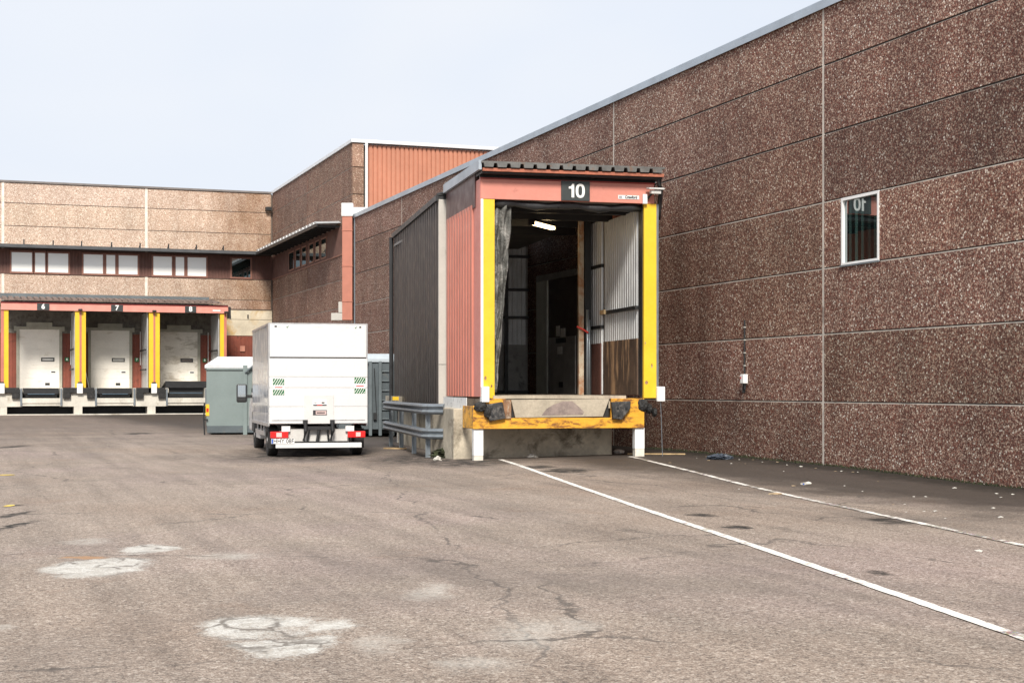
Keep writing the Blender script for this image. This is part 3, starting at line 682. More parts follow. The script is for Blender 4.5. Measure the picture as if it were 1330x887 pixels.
# three sectional doors with surrounds
DZ = 1.44
def fdoor(pxa, pxb, ytop, dirty):
    x0, z1 = fac(pxa, ytop, FY - .04); x1, _ = fac(pxb, ytop, FY - .04)
    mb = MB(); n = 6; H = (z1 - DZ) / n
    for k in range(n): mb.box(x0, x1, FY - .06, FY, DZ + H * k + .006, DZ + H * (k + 1) - .006)
    mb.box(x0, x1, FY - .045, FY + .0, DZ, z1)
    d = child_world(mb, 'dock_door', WHD if not dirty else pm('grimy_white_door', (.74, .71, .64), .6, amt=.12, sc=1, dirt=(.42, .38, .31), dthr=.50, dsc=2.2, dstretch=(.5, 1, 1.3)), fb)
    def sub(nm, mat, *bx, **k):
        q = MB(); q.box(*bx); q.v = [tuple(Vector(p) - fb.location) for p in q.v]; return q.build(nm, mat, d, **k)
    q = MB(); e = .14
    q.box(x0 - e, x0, FY - .1, FY + .05, DZ, z1 + e); q.box(x1, x1 + e, FY - .1, FY + .05, DZ, z1 + e); q.box(x0, x1, FY - .1, FY + .05, z1, z1 + e)
    q.box(x0 - e - .12, x0 - e, FY - .08, FY + .05, CAM_Z + 2.95, z1 + e + .02); q.box(x1 + e, x1 + e + .12, FY - .08, FY + .05, CAM_Z + 2.95, z1 + e + .02); q.box(x0 + .35, x1 - .35, FY - .08, FY + .05, z1 + e, z1 + e + .22)
    q.v = [tuple(Vector(p) - fb.location) for p in q.v]; q.build('door_frame', pm('khaki_grey_frame', (.34, .33, .27), .6), d)
    wx = x1 - (x1 - x0) * .29
    sub('vision_slot', BLM, wx - .33, wx + .33, FY - .075, FY - .061, DZ + 1.36, DZ + 1.56, bev=.01)
    sub('vision_pane', pm('slot_grey', (.4, .4, .38), .4) if not dirty else GLD, wx - .27, wx + .27, FY - .085, FY - .0755, DZ + 1.41, DZ + 1.51)
    sub('handle', BLM, x1 - .4, x1 - .2, FY - .09, FY - .061, DZ + .80, DZ + .86, bev=.01)
    sub('handle_plate', WHM, x1 - .46, x1 - .18, FY - .067, FY - .0605, DZ + .77, DZ + .89)
    if not dirty: sub('sticker', BLM, wx + .07 - .2, wx + .1, FY - .067, FY - .0605, DZ + .14, DZ + .27)
    sx = x1 + .38
    sub('number_plate', GRN, sx - .1, sx + .1, FY - .02, FY + .02, DZ + 1.38, DZ + 1.58)
    q = MB(); q.tube([(sx + .18, FY - .05, DZ + 1.2), (sx + .18, FY - .05, DZ + 2.95)], .02, 6); q.v = [tuple(Vector(p) - fb.location) for p in q.v]; q.build('pull_chain', WHM, d)
    return sx, d
for i, (a, b, t_, dy) in enumerate(((25, 77, 427.5, 0), (118, 168, 429, 0), (208, 256.5, 431, 1))):
    sx, d = fdoor(a, b, t_, dy)
    text(str(6 + i), .16, T(sx - 5, -.0235, DZ + 1.48), 'door_digit', WHT, d, off=.004)

# ------------------------------------------------------------------ dock platform with levellers (6, 7, 8)
PY = 77.5
gf = .11
lp = thing('loading_platform', 'pale concrete loading platform with three dock levellers below signs six to eight', 'platform', (5, PY, gf))
def PX(px, Y=PY): return fac(px, 500, Y)[0]
sp = PY * math.cos(TH) + 4 * math.sin(TH); sp = sp / FPX
def PZ(y): return CAM_Z + (YH - y) * sp
mb = MB(); xL, xR = -26, PX(296)
pil = [(-14, -4.5), (-4, .5), (PX(96), PX(107)), (PX(191.5), PX(202)), (PX(288), PX(297))]
bays = [(PX(29), PX(78)), (PX(126), PX(173)), (PX(218), PX(266))]
mb.box(xL, xR, PY + 1.2, FY + .02, 1.2, DZ - .0)
bx = [xL] + [v for b in bays for v in b] + [xR]
for i in range(0, len(bx), 2): mb.box(bx[i], bx[i + 1], PY, PY + 1.2, PZ(528), DZ)
for a, b in bays: mb.box(a, b, PY, PY + 1.2, PZ(527), PZ(517.5))
for a, b in bays: mb.box(a - .06, b + .06, PY - .05, PY, PZ(523.5), PZ(517)); 
a0 = [(PX(0), PX(9)), (PX(96), PX(107)), (PX(191.5), PX(202)), (PX(288), PX(297))]
for a, b in a0: mb.box(a, b, PY + .01, PY + 1.1, -.3, PZ(528))
child_world(mb, 'platform_body', CONC_L, lp)
mb = MB(); mb.box(xL, PX(297), PY - .2, PY + .0, .0, gf + .05); child_world(mb, 'kerb', CONC_L, lp)
mb = MB(); mb.box(xL, xR, PY + 1.25, PY + 1.5, -.2, 1.19); child_world(mb, 'under_void_back', BLM, lp)
for i, (a, b) in enumerate(bays):
    mb = MB()
    if i < 2:
        mb.box(a + .05, b - .05, PY + .25, PY + 1.2, DZ - .06, DZ - .005); mb.box(a + .05, b - .05, PY + .2, PY + .25, DZ - .3, DZ - .06); mb.box(a + .15, b - .15, PY + .12, PY + .18, DZ - .42, DZ - .36)
        mb.box(a + .1, b - .1, PY + .5, PY + 1.15, PZ(517), DZ - .3)
    else:
        mb.prism([(a - .25, PY + .9, DZ), (a - .1, PY + .1, DZ + .35), (a - .1, PY + .1, DZ + .02), (a - .1, PY + .9, DZ - .02)], (b - a + .3, 0, 0))
        mb.box(a + .1, b - .05, PY + .3, PY + .5, PZ(517), DZ + .1)
    lv = child_world(mb, 'dock_leveller', BLM, lp)
    q = MB(); q.tube([(a + .25, PY + .05, DZ - .3), (b - .25, PY + .05, DZ - .3)], .025, 6) if i < 2 else q.tube([(a + .1, PY + .1, DZ - .25), (b - .1, PY + .1, DZ - .25)], .025, 6)
    q.v = [tuple(Vector(p) - lp.location) for p in q.v]; q.build('hydraulic_bar', pm('blue_grey_steel', (.05, .09, .13), .4), lv)
    for s in (-1, 1):
        e = a - .13 if s < 0 else b + .13
        o_ = e - .85 if s < 0 else e + .85
        q = MB(); q.box(e, o_, PY - .16, PY - .06, DZ - .24, DZ + .02)
        i2 = e - .36 if s < 0 else e + .36
        q.box(e, i2, PY - .16, PY - .06, DZ - .52, DZ - .2401); child_world(q, 'bumper', BLK, lp, bev=.02)
        q = MB(); q.box(e + (.0 if s > 0 else -.0) - .03 * s, e - .12 * s, PY - .08, PY - .001, PZ(527), DZ - .02); child_world(q, 'guide_rail', GAL, lp)

# dock canopy 6/7/8
st_ = thing('leaning_stick', 'thin white stick leaning beside the middle dock door', 'stick', (fac(114, 504, FY - .3)[0], FY - .3, DZ))
q = MB(); q.tube([(.06, 0, .0), (-.12, .2, .95)], .022, 8); q.build('stick', WHM, st_)
cn = thing('dock_canopy', 'three bay dock canopy with yellow posts and number signs six seven eight', 'canopy', (5, PY, gf))
fz0, fz1 = CAM_Z + 3.87, CAM_Z + 4.2
xl, xr = PX(1), PX(296)
def CB(name, mat, *bx, **k):
    q = MB(); q.box(*bx); return child_world(q, name, mat, cn, **k)
CB('fascia', pm('far_salmon_fascia', (.72, .30, .24), .45, amt=.1), xl, xr, PY - .06, PY, fz0, fz1)
CB('fascia_edge', pm('dark_red_trim', (.25, .03, .025), .5), xl, xr, PY - .08, PY + .2, fz1, fz1 + .05)
mb = MB(); mb.corr(xr - xl - .3, 3.0, .3, .09, .02, M=frame((xl, PY - .2, fz1 + .16), (1, 0, 0), (0, .96, .09))); mb.v = mb.v
child_world(mb, 'roof_sheet', pm('tile_red_roof', (.20, .15, .13), .7, amt=.4, sc=5), cn)
CB('roof_flashing', ROOFM, xl, PX(280), FY - .8, FY - .3, fz1 + .4, fz1 + .62)
CB('soffit', BLM, xl, xr, PY, FY, fz1 + .06, fz1 + .1)
mb = MB()
for (a, b) in ((1, 5), (103.3, 106), (199.3, 201.7), (291, 294.5)): mb.box(PX(a) + .002, PX(b) - .002, PY + .0, PY + .2, DZ - .05, fz0)
child_world(mb, 'post_core', SALM, cn)
for (a, b) in ((5, 11), (97.5, 103.3), (106, 111.5), (193.5, 199.3), (201.7, 207.5), (286, 291)): CB('post_panel', YEL, PX(a), PX(b), PY + .02, PY + .18, DZ - (.05), fz0)
for (a, b) in ((92, 98.5), (187, 193), (276, 286)):
    mb = MB(); mb.corr(2.6, fz0 - DZ, .3, .04, .03, M=frame((PX(b) - .02, PY + .25, DZ), (0, 1, 0), (0, 0, 1))); child_world(mb, 'partition', GRC, cn)
    mb = MB()
    for z in (DZ + .9, DZ + 1.9): mb.box(PX(b) - .14, PX(b) - .09, PY + .25, PY + 2.8, z, z + .08)
    child_world(mb, 'partition_rail', BLM, cn)
for i, (a, b) in enumerate(((48, 64), (144, 159.5), (240, 254.5))):
    s_ = CB('number_sign', DKS, PX(a), PX(b), PY - .09, PY - .061, fz0 + .01, fz1 + .01)
    text(str(6 + i), .34, T((PX(a) + PX(b)) / 2 - 5, -.097, (fz0 + fz1) / 2 + .01 - gf), 'digit', WHT, s_, off=.012)
for a in (104, 200, 293):
    x = PX(a); mb = MB(); mb.box(x - .1, x + .1, PY - .25, PY - .09, fz0 + .0, fz0 + .1); child_world(mb, 'lamp', BLM, cn, bev=.03)
for a in (2, 103.5, 199.7): 
    x = PX(a); CB('control_box', WHM, x - .14, x + .14, PY - .2, PY - .02, PZ(511), PZ(498), bev=.02)
    mb = MB(); mb.box(x - .1, x + .1, PY - .15, PY - .03, PZ(498), PZ(496)); child_world(mb, 'box_hood', BLM, cn)
CB('label_strip', WHT, PX(276), PX(286), PY - .066, PY - .061, fz0 + .1, fz0 + .17)
CB('side_bracket', BLM, xr, xr + .12, PY - .2, PY + .3, fz0 - .25, fz1)

# ------------------------------------------------------------------ angled dock ten
DR = rad(6.4)
DC = Vector((11.1, 27.2, 0.0)); DC.z = 0
dk_d = Vector((math.sin(DR), math.cos(DR), 0)); dk_r = Vector((math.cos(DR), -math.sin(DR), 0))
def dk(px, y, ly=0.):
    p = hit(px, y, DC + dk_d * ly, dk_d)
    return (p - DC).dot(dk_r), p.z
D = thing('loading_dock', 'salmon dock shelter number 10 with bright yellow door posts', 'loading dock', DC, -DR)
def DX(px, ly=0.): return dk(px, 500, ly)[0]
def DZz(y, ly=0., px=740): return dk(px, y, ly)[1]
def DB(name, mat, *bx, parent=None, **k):
    q = MB(); q.box(*bx); return q.build(name, mat, parent or D, **k)
x0, x1 = DX(624), DX(856)
F0, F1 = DZz(262), DZz(236.5)
FL = 1.27
# fascia with sign, maker's plate
DB('fascia', pm('salmon_fascia', (.62, .245, .19), .42, amt=.08, sc=1., dirt=(.45, .17, .13), dthr=.6, dsc=3), x0 - .0, DX(849), -.04, .05, F0, F1, bev=.006)
DB('fascia_trim', pm('dark_red_trim2', (.30, .04, .03), .5), x0 - .01, DX(849) + .01, -.05, .06, F1, F1 + .025)
sx0, sx1 = DX(727.8), DX(764.8)
sg = DB('number_sign', DKS, sx0, sx1, -.075, -.041, F0 + .01, F1 + .012, bev=.005)
def ring(q, cx, cz, rx, rz, w, y0, y1, n=40):
    vs = []
    for k in range(n):
        a = 2 * math.pi * k / n; c_, s__ = math.cos(a), math.sin(a)
        sq = lambda v: math.copysign(abs(v) ** .8, v)
        for (qx, qz) in ((rx, rz), (rx - w, rz - w * .82)):
            for yy in (y0, y1): vs.append((cx + sq(c_) * qx, yy, cz + sq(s__) * qz))
    fs = []
    for k in range(n):
        a, b = 4 * k, 4 * ((k + 1) % n)
        fs += [(a, b, b + 2, a + 2), (a + 1, a + 3, b + 3, b + 1), (a, a + 1, b + 1, b), (a + 2, b + 2, b + 3, a + 3)]
    q.add(vs, fs)
cz0 = (F0 + F1) / 2 + .012; cxs = (sx0 + sx1) / 2; hh = .133
q = MB(); q.prism([(cxs - .085, -.083, cz0 - hh), (cxs - .032, -.083, cz0 - hh), (cxs - .032, -.083, cz0 + hh), (cxs - .072, -.083, cz0 + hh), (cxs - .085, -.083, cz0 + hh - .035), (cxs - .105, -.083, cz0 + hh - .05), (cxs - .14, -.083, cz0 + hh - .057), (cxs - .14, -.083, cz0 + hh - .095), (cxs - .085, -.083, cz0 + hh - .095)], (0, .007, 0))
q.build('digit', WHT, sg)
q = MB(); ring(q, cxs + .092, cz0, .092, hh + .003, .052, -.083, -.076); q.build('digit', WHT, sg)
px0, px1 = DX(802), DX(829)
pl = DB('maker_plate', WHM, px0, px1, -.05, -.041, F0 + .075, F0 + .15)
text('Crawford', .075, T((px0 + px1) / 2 + .05, -.054, F0 + .113), 'plate_lettering', DKT, pl, ext=.001, off=.003, sx=.85)
q = MB(); q.box(px0 + .015, px0 + .08, -.054, -.0505, F0 + .09, F0 + .135); q.build('plate_logo', pm('grey_print', (.3, .3, .32), .5), pl)
# posts
PB = FL - .02
def slant_post(name, a0, a1, b0, b1, mat, z0, z1, y0=-.03, y1=.05):
    q = MB(); q.prism([(a0, y0, z0), (a1, y0, z0), (b1, y0, z1), (b0, y0, z1)], (0, y1 - y0, 0)); return q.build(name, mat, D, bev=.004)
slant_post('door_post', DX(627.3), DX(642), DX(627.3), DX(642), YEL, DZz(517), F0 - .001)
slant_post('door_post', DX(835.5), DX(852), DX(836), DX(852), YEL, DZz(517), F0 - .001)
for (a, z, w_, h_) in ((630, 1.6, .05, .10), (638, 1.45, .035, .07), (839, 1.52, .07, .09), (846, 1.85, .03, .12), (837.5, 2.3, .02, .06)):
    q = MB(); x_ = DX(a); q.add([(x_ - w_ / 2, -.0325, z), (x_ - w_ * .2, -.0325, z - h_ * .35), (x_ + w_ * .4, -.0325, z - h_ * .2), (x_ + w_ * .5, -.0325, z + h_ * .2), (x_ + .1 * w_, -.0325, z + h_ * .5), (x_ - w_ * .4, -.0325, z + h_ * .3)], [(0, 1, 2, 3, 4, 5)]); q.build('scrape', RUST, D)
DB('post_edge', WHM, DX(624), DX(627.2), -.035, .05, DZz(522), F0 - .001)
DB('post_edge', GAL, DX(852.1), DX(855), -.02, .1, DZz(515), F0 - .001)
DB('corner_trim', pm('pinkish_trim', (.60, .23, .19), .5, amt=.08), x0 - .012, x0 - .003, -.03, .55, DZz(515), F1)
# side cladding (left), towards the back
LYB = 3.3
mb = MB(); mb.corr(LYB - .55, F0 - .05 - DZz(515), .27, .045, .04, M=frame((x0 + .0, LYB, DZz(515)), (0, -1, 0), (0, 0, 1))); mb.build('side_cladding', SALM, D)
mb = MB(); mb.box(x0 - .035, x0 + .03, .36, LYB, F0 - .12, F1 + .16); mb.build('side_fascia', MAR, D)
# right outer skin
mb = MB(); mb.corr(5.0, F1 - FL, .16, .03, .03, M=frame((DX(835, .3) + .10, .06, FL), (0, 1, 0), (0, 0, 1)))
mb.build('outer_right_cladding', SALM, D)
# roof
R0 = F1 + .17
mb = MB(); mb.corr(DX(856) - x0 + .06, LYB + .45, 0.26, .075, .035, M=frame((DX(856) + .01, -.34, R0 + .095), (-1, 0, 0), (0, 1, .02))); mb.build('roof_sheet', pm('near_black_roof_sheet', (.13, .13, .125), .6, amt=.3, sc=5, dirt=(.16, .10, .07), dthr=.56, dsc=6), D)
DB('roof_red_batten', pm('weathered_red_batten', (.36, .12, .07), .7, amt=.4, sc=6), x0 - .02, DX(856), -.30, -.26, R0 - .055, R0 + .005)
DB('roof_slab', BLM, x0 - .02, DX(855), -.24, LYB, R0 - .09, R0 + .0)
DB('roof_side_flashing', COP, x0 - .10, x0 - .04, -.3, LYB, R0 - .03, R0 + .15)
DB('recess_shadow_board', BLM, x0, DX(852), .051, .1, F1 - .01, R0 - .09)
mb = MB(); mb.tube([(DX(853), -.15, R0), (DX(853), -.15, R0 - .12), (DX(854), -.1, F1 - .02), (DX(858), -.02, F1 - .1), (DX(857), .05, F0 - .12), (DX(857), .1, F0 - .3)], .045); mb.build('downpipe', BLM, D, smooth=True)
# flood light at right end
fl = thing('flood_light', 'small grey flood light on the right end of the fascia of dock 10', 'lamp', DC + dk_r * DX(846) + Vector((0, -.1, DZz(247))), -DR)
mb = MB(); mb.prism([(-.16, -.22, .02), (.16, -.22, .02), (.16, -.02, .05), (-.16, -.02, .05)], (0, 0, .035)); mb.prism([(-.10, -.18, -.06), (.1, -.18, -.06), (.1, -.04, -.04), (-.1, -.04, -.04)], (0, 0, .07)); mb.build('housing', pm('lamp_grey', (.5, .5, .48), .5), fl, bev=.01)
mb = MB(); mb.tube([(-.05, -.06, -.03), (-.12, .0, -.13), (-.13, .05, -.15)], .022, 8); mb.build('bracket', BLM, fl)
mb = MB(); mb.box(-.22, -.13, -.02, .05, -.24, -.05); mb.build('junction_box', WHM, fl, bev=.008)
# rolled curtain and top
mb = MB(); n = 14
mb.tube([(DX(642) + (DX(836) - DX(642)) * k / n, .12 + random.uniform(-.01, .01), F0 - .07 + .02 * math.sin(k * 1.1) - .02 * k / n) for k in range(n + 1)], [.075 + .02 * math.sin(k * 2.1) for k in range(n + 1)], 10); mb.build('rolled_top_curtain', pm('black_tarpaulin', (.03, .031, .033), .35, amt=.3, sc=4, bmp=.6, bsc=12), D, smooth=True)
# hanging side curtain
NZ, NXc = 44, 16; vs = []; fs = []
ztop, zbot = F0 - .1, FL + .06
rc = random.Random(2)
for j in range(NZ + 1):
    t = j / NZ; z = ztop + (zbot - ztop) * t
    xr_ = DX(666.5) + (DX(646.5) - DX(666.5)) * min(1, t * 1.02) ** 1.15
    xl_ = DX(641)
    for i in range(NXc + 1):
        u = i / NXc
        yy = .14 + .05 * math.sin(u * 17 + 1.5 * math.sin(t * 9)) + .04 * math.sin(t * 31 + u * 7) + rc.uniform(-.016, .016)
        vs.append((xl_ + (xr_ - xl_) * u, yy, z))
NXp = NXc + 1
for j in range(NZ):
    for i in range(NXc): fs.append((j * NXp + i, j * NXp + i + 1, (j + 1) * NXp + i + 1, (j + 1) * NXp + i))
mb = MB(); mb.add(vs, fs); cu_ = mb.build('side_curtain', FAB, D, smooth=True)
so_ = cu_.modifiers.new('thick', 'SOLIDIFY'); so_.thickness = .008
# front steel: yellow frame around the leveller
B0, B1 = DZz(556), DZz(517.5)
mb = MB(); yx0, yx1 = DX(614, -.06), DX(836, -.06)
mb.box(yx0, yx1, -.10, -.02, B0, DZz(542.5)); mb.prism([(yx0, -.10, DZz(542.5)), (DX(662), -.10, DZz(542.5)), (DX(655), -.1, B1), (DX(640), -.1, B1), (yx0, -.1, DZz(527))], (0, .08, 0))
mb.box(DX(792), yx1, -.10, -.02, DZz(542.5), B1 + .0); mb.box(yx0, yx1, -.019, .25, B0, B0 + .02); mb.box(yx0, yx0 + .03, -.019, .9, B0, DZz(527)); mb.box(yx1 - .03, yx1, -.019, .9, B0, B1)
mb.build('yellow_beam', YRU, D, bev=.005)
lipx = [(DX(662.5), DZz(519)), (DX(790), DZz(518)), (DX(781.5), DZz(541)), (DX(668), DZz(542))]
mb = MB(); mb.prism([(a, -.09, b) for a, b in lipx], (0, .05, 0)); lip = mb.build('leveller_lip', LIPC, D, bev=.008)
q = MB(); pts = [(DX(702), DZz(539)), (DX(708), DZz(531)), (DX(716), DZz(526)), (DX(728), DZz(521.5)), (DX(742), DZz(521)), (DX(750), DZz(528)), (DX(757), DZz(535)), (DX(755), DZz(538.5))]
q.prism([(a, -.0935, b) for a, b in pts], (0, .003, 0)); q.build('worn_patch', LIPD, lip)
DB('leveller_deck', LIPC, DX(640), DX(812), -.06, 4, FL - .06, FL - .0)
DB('deck_floor', CONC, x0 + .05, DX(835), 0.0, 12.5, FL - .25, FL - .061)
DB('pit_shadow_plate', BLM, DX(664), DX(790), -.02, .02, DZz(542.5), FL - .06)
for k, (a, b) in enumerate(((628, 654), (791, 816))):
    q = MB()
    if k == 0: q.prism([(DX(629), -.2, DZz(525)), (DX(650), -.2, DZz(521.5)), (DX(654), -.2, DZz(543)), (DX(633), -.2, DZz(546))], (0, .1, 0))
    else: q.prism([(DX(791), -.2, DZz(522)), (DX(815.5), -.2, DZz(521)), (DX(815), -.2, DZz(531)), (DX(804), -.2, DZz(545)), (DX(792.5), -.2, DZz(544))], (0, .1, 0))
    bp = q.build('bumper', pm('worn_rubber', (.03, .03, .031), .7, amt=.4, sc=8, dirt=(.13, .12, .11), dthr=.5, dsc=9, bmp=.6, bsc=30), D, bev=.015)
    q = MB()
    for (u, v) in ((.25, .3), (.7, .3), (.3, .75)):
        xx = DX(a + (b - a) * u + 1); zz_ = DZz(524 + 20 * v); q.tube([(xx, -.215, zz_), (xx, -.19, zz_)], .022, 10)
    q.build('bolt_head', BLM, bp)
DB('rust_plate', RUST, DX(652), DX(662), -.13, -.101, DZz(543), DZz(519))
# cable lumps at both feet
def lump(px, y, w, h, dy=-.05, seed=1):
    rr = random.Random(seed); q = bmesh.new(); bmesh.ops.create_icosphere(q, subdivisions=3, radius=1)
    for v in q.verts: v.co = Vector((v.co.x * w, v.co.y * .10, v.co.z * h)) * rr.uniform(.86, 1.12)
    me = bpy.data.meshes.new('rubber_flap'); q.to_mesh(me); q.free(); me.materials.append(BLK)
    o = bpy.data.objects.new('rubber_flap', me); C.objects.link(o); o.parent = D; o.location = (DX(px), dy, DZz(y)); return o
lump(622, 528, .13, .10, -.12, 1); lump(631, 535, .07, .12, -.14, 2); lump(833, 526, .12, .14, -.06, 3); lump(843, 531, .07, .10, -.0, 4); lump(851, 536, .05, .09, .05, 7)
# legs
for a, b, yb in ((614.5, 627, 596.2), (823.5, 836, 589.3)):
    zb = DZz(yb)
    lg = DB('leg', WHM, DX(a), DX(b), -.06, .10, zb + .09, B0 - .001, bev=.006)
    q = MB(); q.box(DX(a) + .005, DX(b) - .005, -.055, .095, zb - .12, zb + .088); q.build('foot_block', CONC_L, lg)
# control boxes
DB('control_box', WHM, DX(623.5), DX(633.5), -.16, -.04, DZz(522), DZz(502), bev=.012)
DB('control_box', WHM, DX(851), DX(861), -.14, -.04, DZz(521.5), DZz(502), bev=.012)
mb = MB(); zc = DZz(521); gzr = gz(*(DC + dk_r * DX(857)).xy)
mb.tube([(DX(856), -.09, zc), (DX(857.2), -.085, zc - .4), (DX(857.8), -.09, zc - .8), (DX(858.3), -.1, gzr)], .007, 6); mb.build('cable', GAL, D)
DB('light_strip', WHM, DX(586, 2.2), DX(614), .6, 3.0, DZz(531), DZz(516) - .005)
# concrete substructure
pa, pb = DX(589, 1.0), DX(795, 1.0)
mb = MB(); mb.box(pa, pb, 1.0, 3.35, -.5, FL - .26); mb.build('concrete_base', CONC, D, bev=.02)
# inside: right wall
rxx = DX(829, .4)
mb = MB(); mb.corr(2.35, F0 - FL - .1, .15, .035, .02, M=frame((rxx, 2.65, FL + .02), (0, -1, 0), (0, 0, 1)))
for i_ in range(len(mb.v)): pass
rw = mb.build('inner_right_wall', GRC, D)
mb = MB(); mb.corr(1.35, F0 - FL - .05, .15, .035, .02, M=frame((rxx - .045, 4.05, FL + .02), (0, -1, 0), (0, 0, 1))); mb.build('inner_right_wall', GRC, D)
DB('kick_board', WOOD, rxx - .06, rxx - .03, .3, 2.62, FL + .01, DZz(438), bev=.003)
DB('kick_board', pm('maroon_kick_board', (.10, .04, .03), .6, amt=.2), rxx - .10, rxx - .07, 2.7, 4.05, FL + .01, DZz(446, 3))
for (ya, yb, zz1) in ((.3, 2.65, DZz(403, 1)), (2.66, 4.05, DZz(427, 3)), (2.66, 4.05, DZz(348, 3))):
    DB('inner_rail', BLM, rxx - .10, rxx - .03, ya, yb, zz1, zz1 + .07)
DB('rail_end_block', WOODP, rxx - .14, rxx - .10, 2.3, 2.62, DZz(403, 1), DZz(403, 1) + .09)
DB('inner_jamb', GAL, rxx - .03, rxx + .02, .2, .29, FL, F0 - .35)
DB('inner_jamb_lining', BLM, rxx + .021, DX(835), .06, .28, FL, F0)
# columns
cxp = DX(755.5, 3.0)
DB('rusty_post', pm('rusty_cream_post', (.42, .36, .27), .7, amt=.25, sc=3, dirt=(.30, .12, .045), dthr=.48, dsc=3.2, dstretch=(1, 1, .8)), cxp - .06, cxp + .05, 3.0, 3.1, FL, F0 + .1, bev=.004)
mb = MB(); mb.box(DX(759.5, 3.3), DX(768, 3.3), 3.3, 3.42, FL, F0 + .1); mb.build('dark_column', BLM, D)
xx = DX(763, 3.0); mb = MB(); mb.tube([(xx, 3.0, FL), (xx, 3.0, DZz(402, 3))], .035, 10); mb.tube([(xx + .05, 3.02, FL), (xx + .05, 3.02, DZz(415, 3))], .02, 8); mb.build('silver_pipe', GAL, D, smooth=True)
mb = MB(); mb.tube([(cxp - .12, 2.96, DZz(424, 3)), (cxp + .02, 2.95, DZz(428, 3)), (xx, 2.95, DZz(432, 3))], .02, 8); mb.build('red_strap', REDT, D)
# ceiling and lamp
DB('ceiling', pm('ceiling_grey', (.22, .21, .2), .8), x0 + .05, rxx + .1, .35, 11, F0 + .10, F0 + .16)
for y_ in (1.1, 2.3, 3.6, 5.2): DB('ceiling_beam', BLM, x0 + .05, rxx + .05, y_, y_ + .12, F0 - .10, F0 + .1)
la = dk(691, 297, 2.2); lb = dk(718, 290, 3.1)
lm = thing('tube_lamp', 'lit fluorescent tube lamp under the ceiling inside dock 10', 'lamp', DC + dk_r * ((la[0] + lb[0]) / 2) + dk_d * 2.65 + Vector((0, 0, (la[1] + lb[1]) / 2)), -DR)
a = Vector((la[0], 2.2, la[1])); b = Vector((lb[0], 3.1, lb[1])); mid = (a + b) / 2; a -= mid; b -= mid
b.z = a.z = 0
u = (b - a).normalized(); L = (b - a).length
M = frame(a, u, (0, 0, 1))
mb = MB(); mb.box(0, L, -.06, .06, -.03, .035, M=M); mb.build('diffuser', TUBE, lm, bev=.02)
mb = MB(); mb.box(-.03, L + .03, -.075, .075, .036, .07, M=M); mb.box(-.03, -.001, -.07, .07, -.04, .036, M=M); mb.box(L + .001, L + .04, -.07, .07, -.04, .036, M=M); mb.build('housing', BLM, lm)
mb = MB(); mb.tube([(0, 0, .07), (0, 0, max(.1, F0 + .1 - lm.location.z))], .012, 6); mb.build('hanger', BLM, lm)

# ------------------------------------------------------------------ brown shed behind the portal
P1 = at(571, 32.3); P2 = at(513.5, 40.2)
v_ = (P2 - P1); v_.z = 0; shL = v_.length; SR = math.atan2(v_.x, v_.y)
sh = thing('loading_shed', 'dark brown ribbed shed with pale corner strip behind dock 10', 'shed', (P1.x, P1.y, 0), -SR)
st = CAM_Z + 4.05; sbz = CAM_Z - .39
mb = MB(); mb.corr(shL, st - sbz, .36, .05, .03, M=frame((0, shL, sbz), (0, -1, 0), (0, 0, 1))); mb.build('side_cladding', BRN, sh)
def sloc(px, Z, y): 
    p = at(px, Z, y); q = p - Vector((P1.x, P1.y, 0)); c, s = math.cos(SR), math.sin(SR)
    return Vector((q.x * c - q.y * s, q.x * s + q.y * c, q.z))
pr = sloc(584.5, 32.3, 261)
mb = MB(); mb.box(-.03, pr.x + .06, -.06, .05, CAM_Z - .41, st + .02); mb.build('corner_strip', PIL, sh, bev=.004)
mb = MB(); mb.box(-.033, pr.x + .05, -.065, -.0601, CAM_Z + .52, CAM_Z + .53); mb.build('strip_joint', BLM, sh)
mb = MB(); mb.box(.03, pr.x + .1, -.03, .02, CAM_Z - .2, st); mb.build('front_wall_infill', BRN, sh)
mb = MB(); mb.box(-.1, -.04, -.1, shL + .05, st - .02, st + .10); mb.box(-.06, .3, -.08, shL + .05, st + .101, st + .13); mb.box(-.03, 1.2, -.06, shL, st + .02, st + .1); mb.build('gutter', BLM, sh)
mb = MB(); mb.tube([(-.06, -.02, st + .12), (.15, -.12, st + .17), (.5, -.12, st + .2)], .03); mb.build('gutter_pipe', BLM, sh)
mb = MB(); mb.tube([(-.1, shL + .06, st), (-.1, shL + .06, .1)], .06); mb.tube([(.02, shL - .08, st), (.02, shL - .08, sbz)], .02, 6); mb.build('downpipe', BLM, sh)
# roof up to the warehouse wall
mb = MB(); mb.add([(0, 0, st + .1), (0, shL, st + .1), (3.9 - .0, shL, st + .5), (5.6, 0, st + .5), (0, 0, st + .14), (0, shL, st + .14), (3.9, shL, st + .54), (5.6, 0, st + .54)], [(0, 1, 2, 3), (7, 6, 5, 4), (0, 4, 5, 1), (1, 5, 6, 2), (2, 6, 7, 3), (3, 7, 4, 0)])
# keep roof out of the warehouse
cS, sS = math.cos(SR), math.sin(SR)
def toworld(q): return Vector((P1.x + q[0] * cS + q[1] * sS, P1.y - q[0] * sS + q[1] * cS, q[2]))
def xlim(y): return (AX - .01 - P1.x - y * sS) / cS
mb.v = [((xlim(p[1]) if p[0] > 1 else p[0]), p[1], p[2]) for p in mb.v]
mb.build('roof', ROOFM, sh)
# base wall, set a little in
mb = MB(); mb.box(.06, .5, -.02, shL - .1, -.5, sbz - .005); mb.build('concrete_base', CONC, sh, bev=.01)
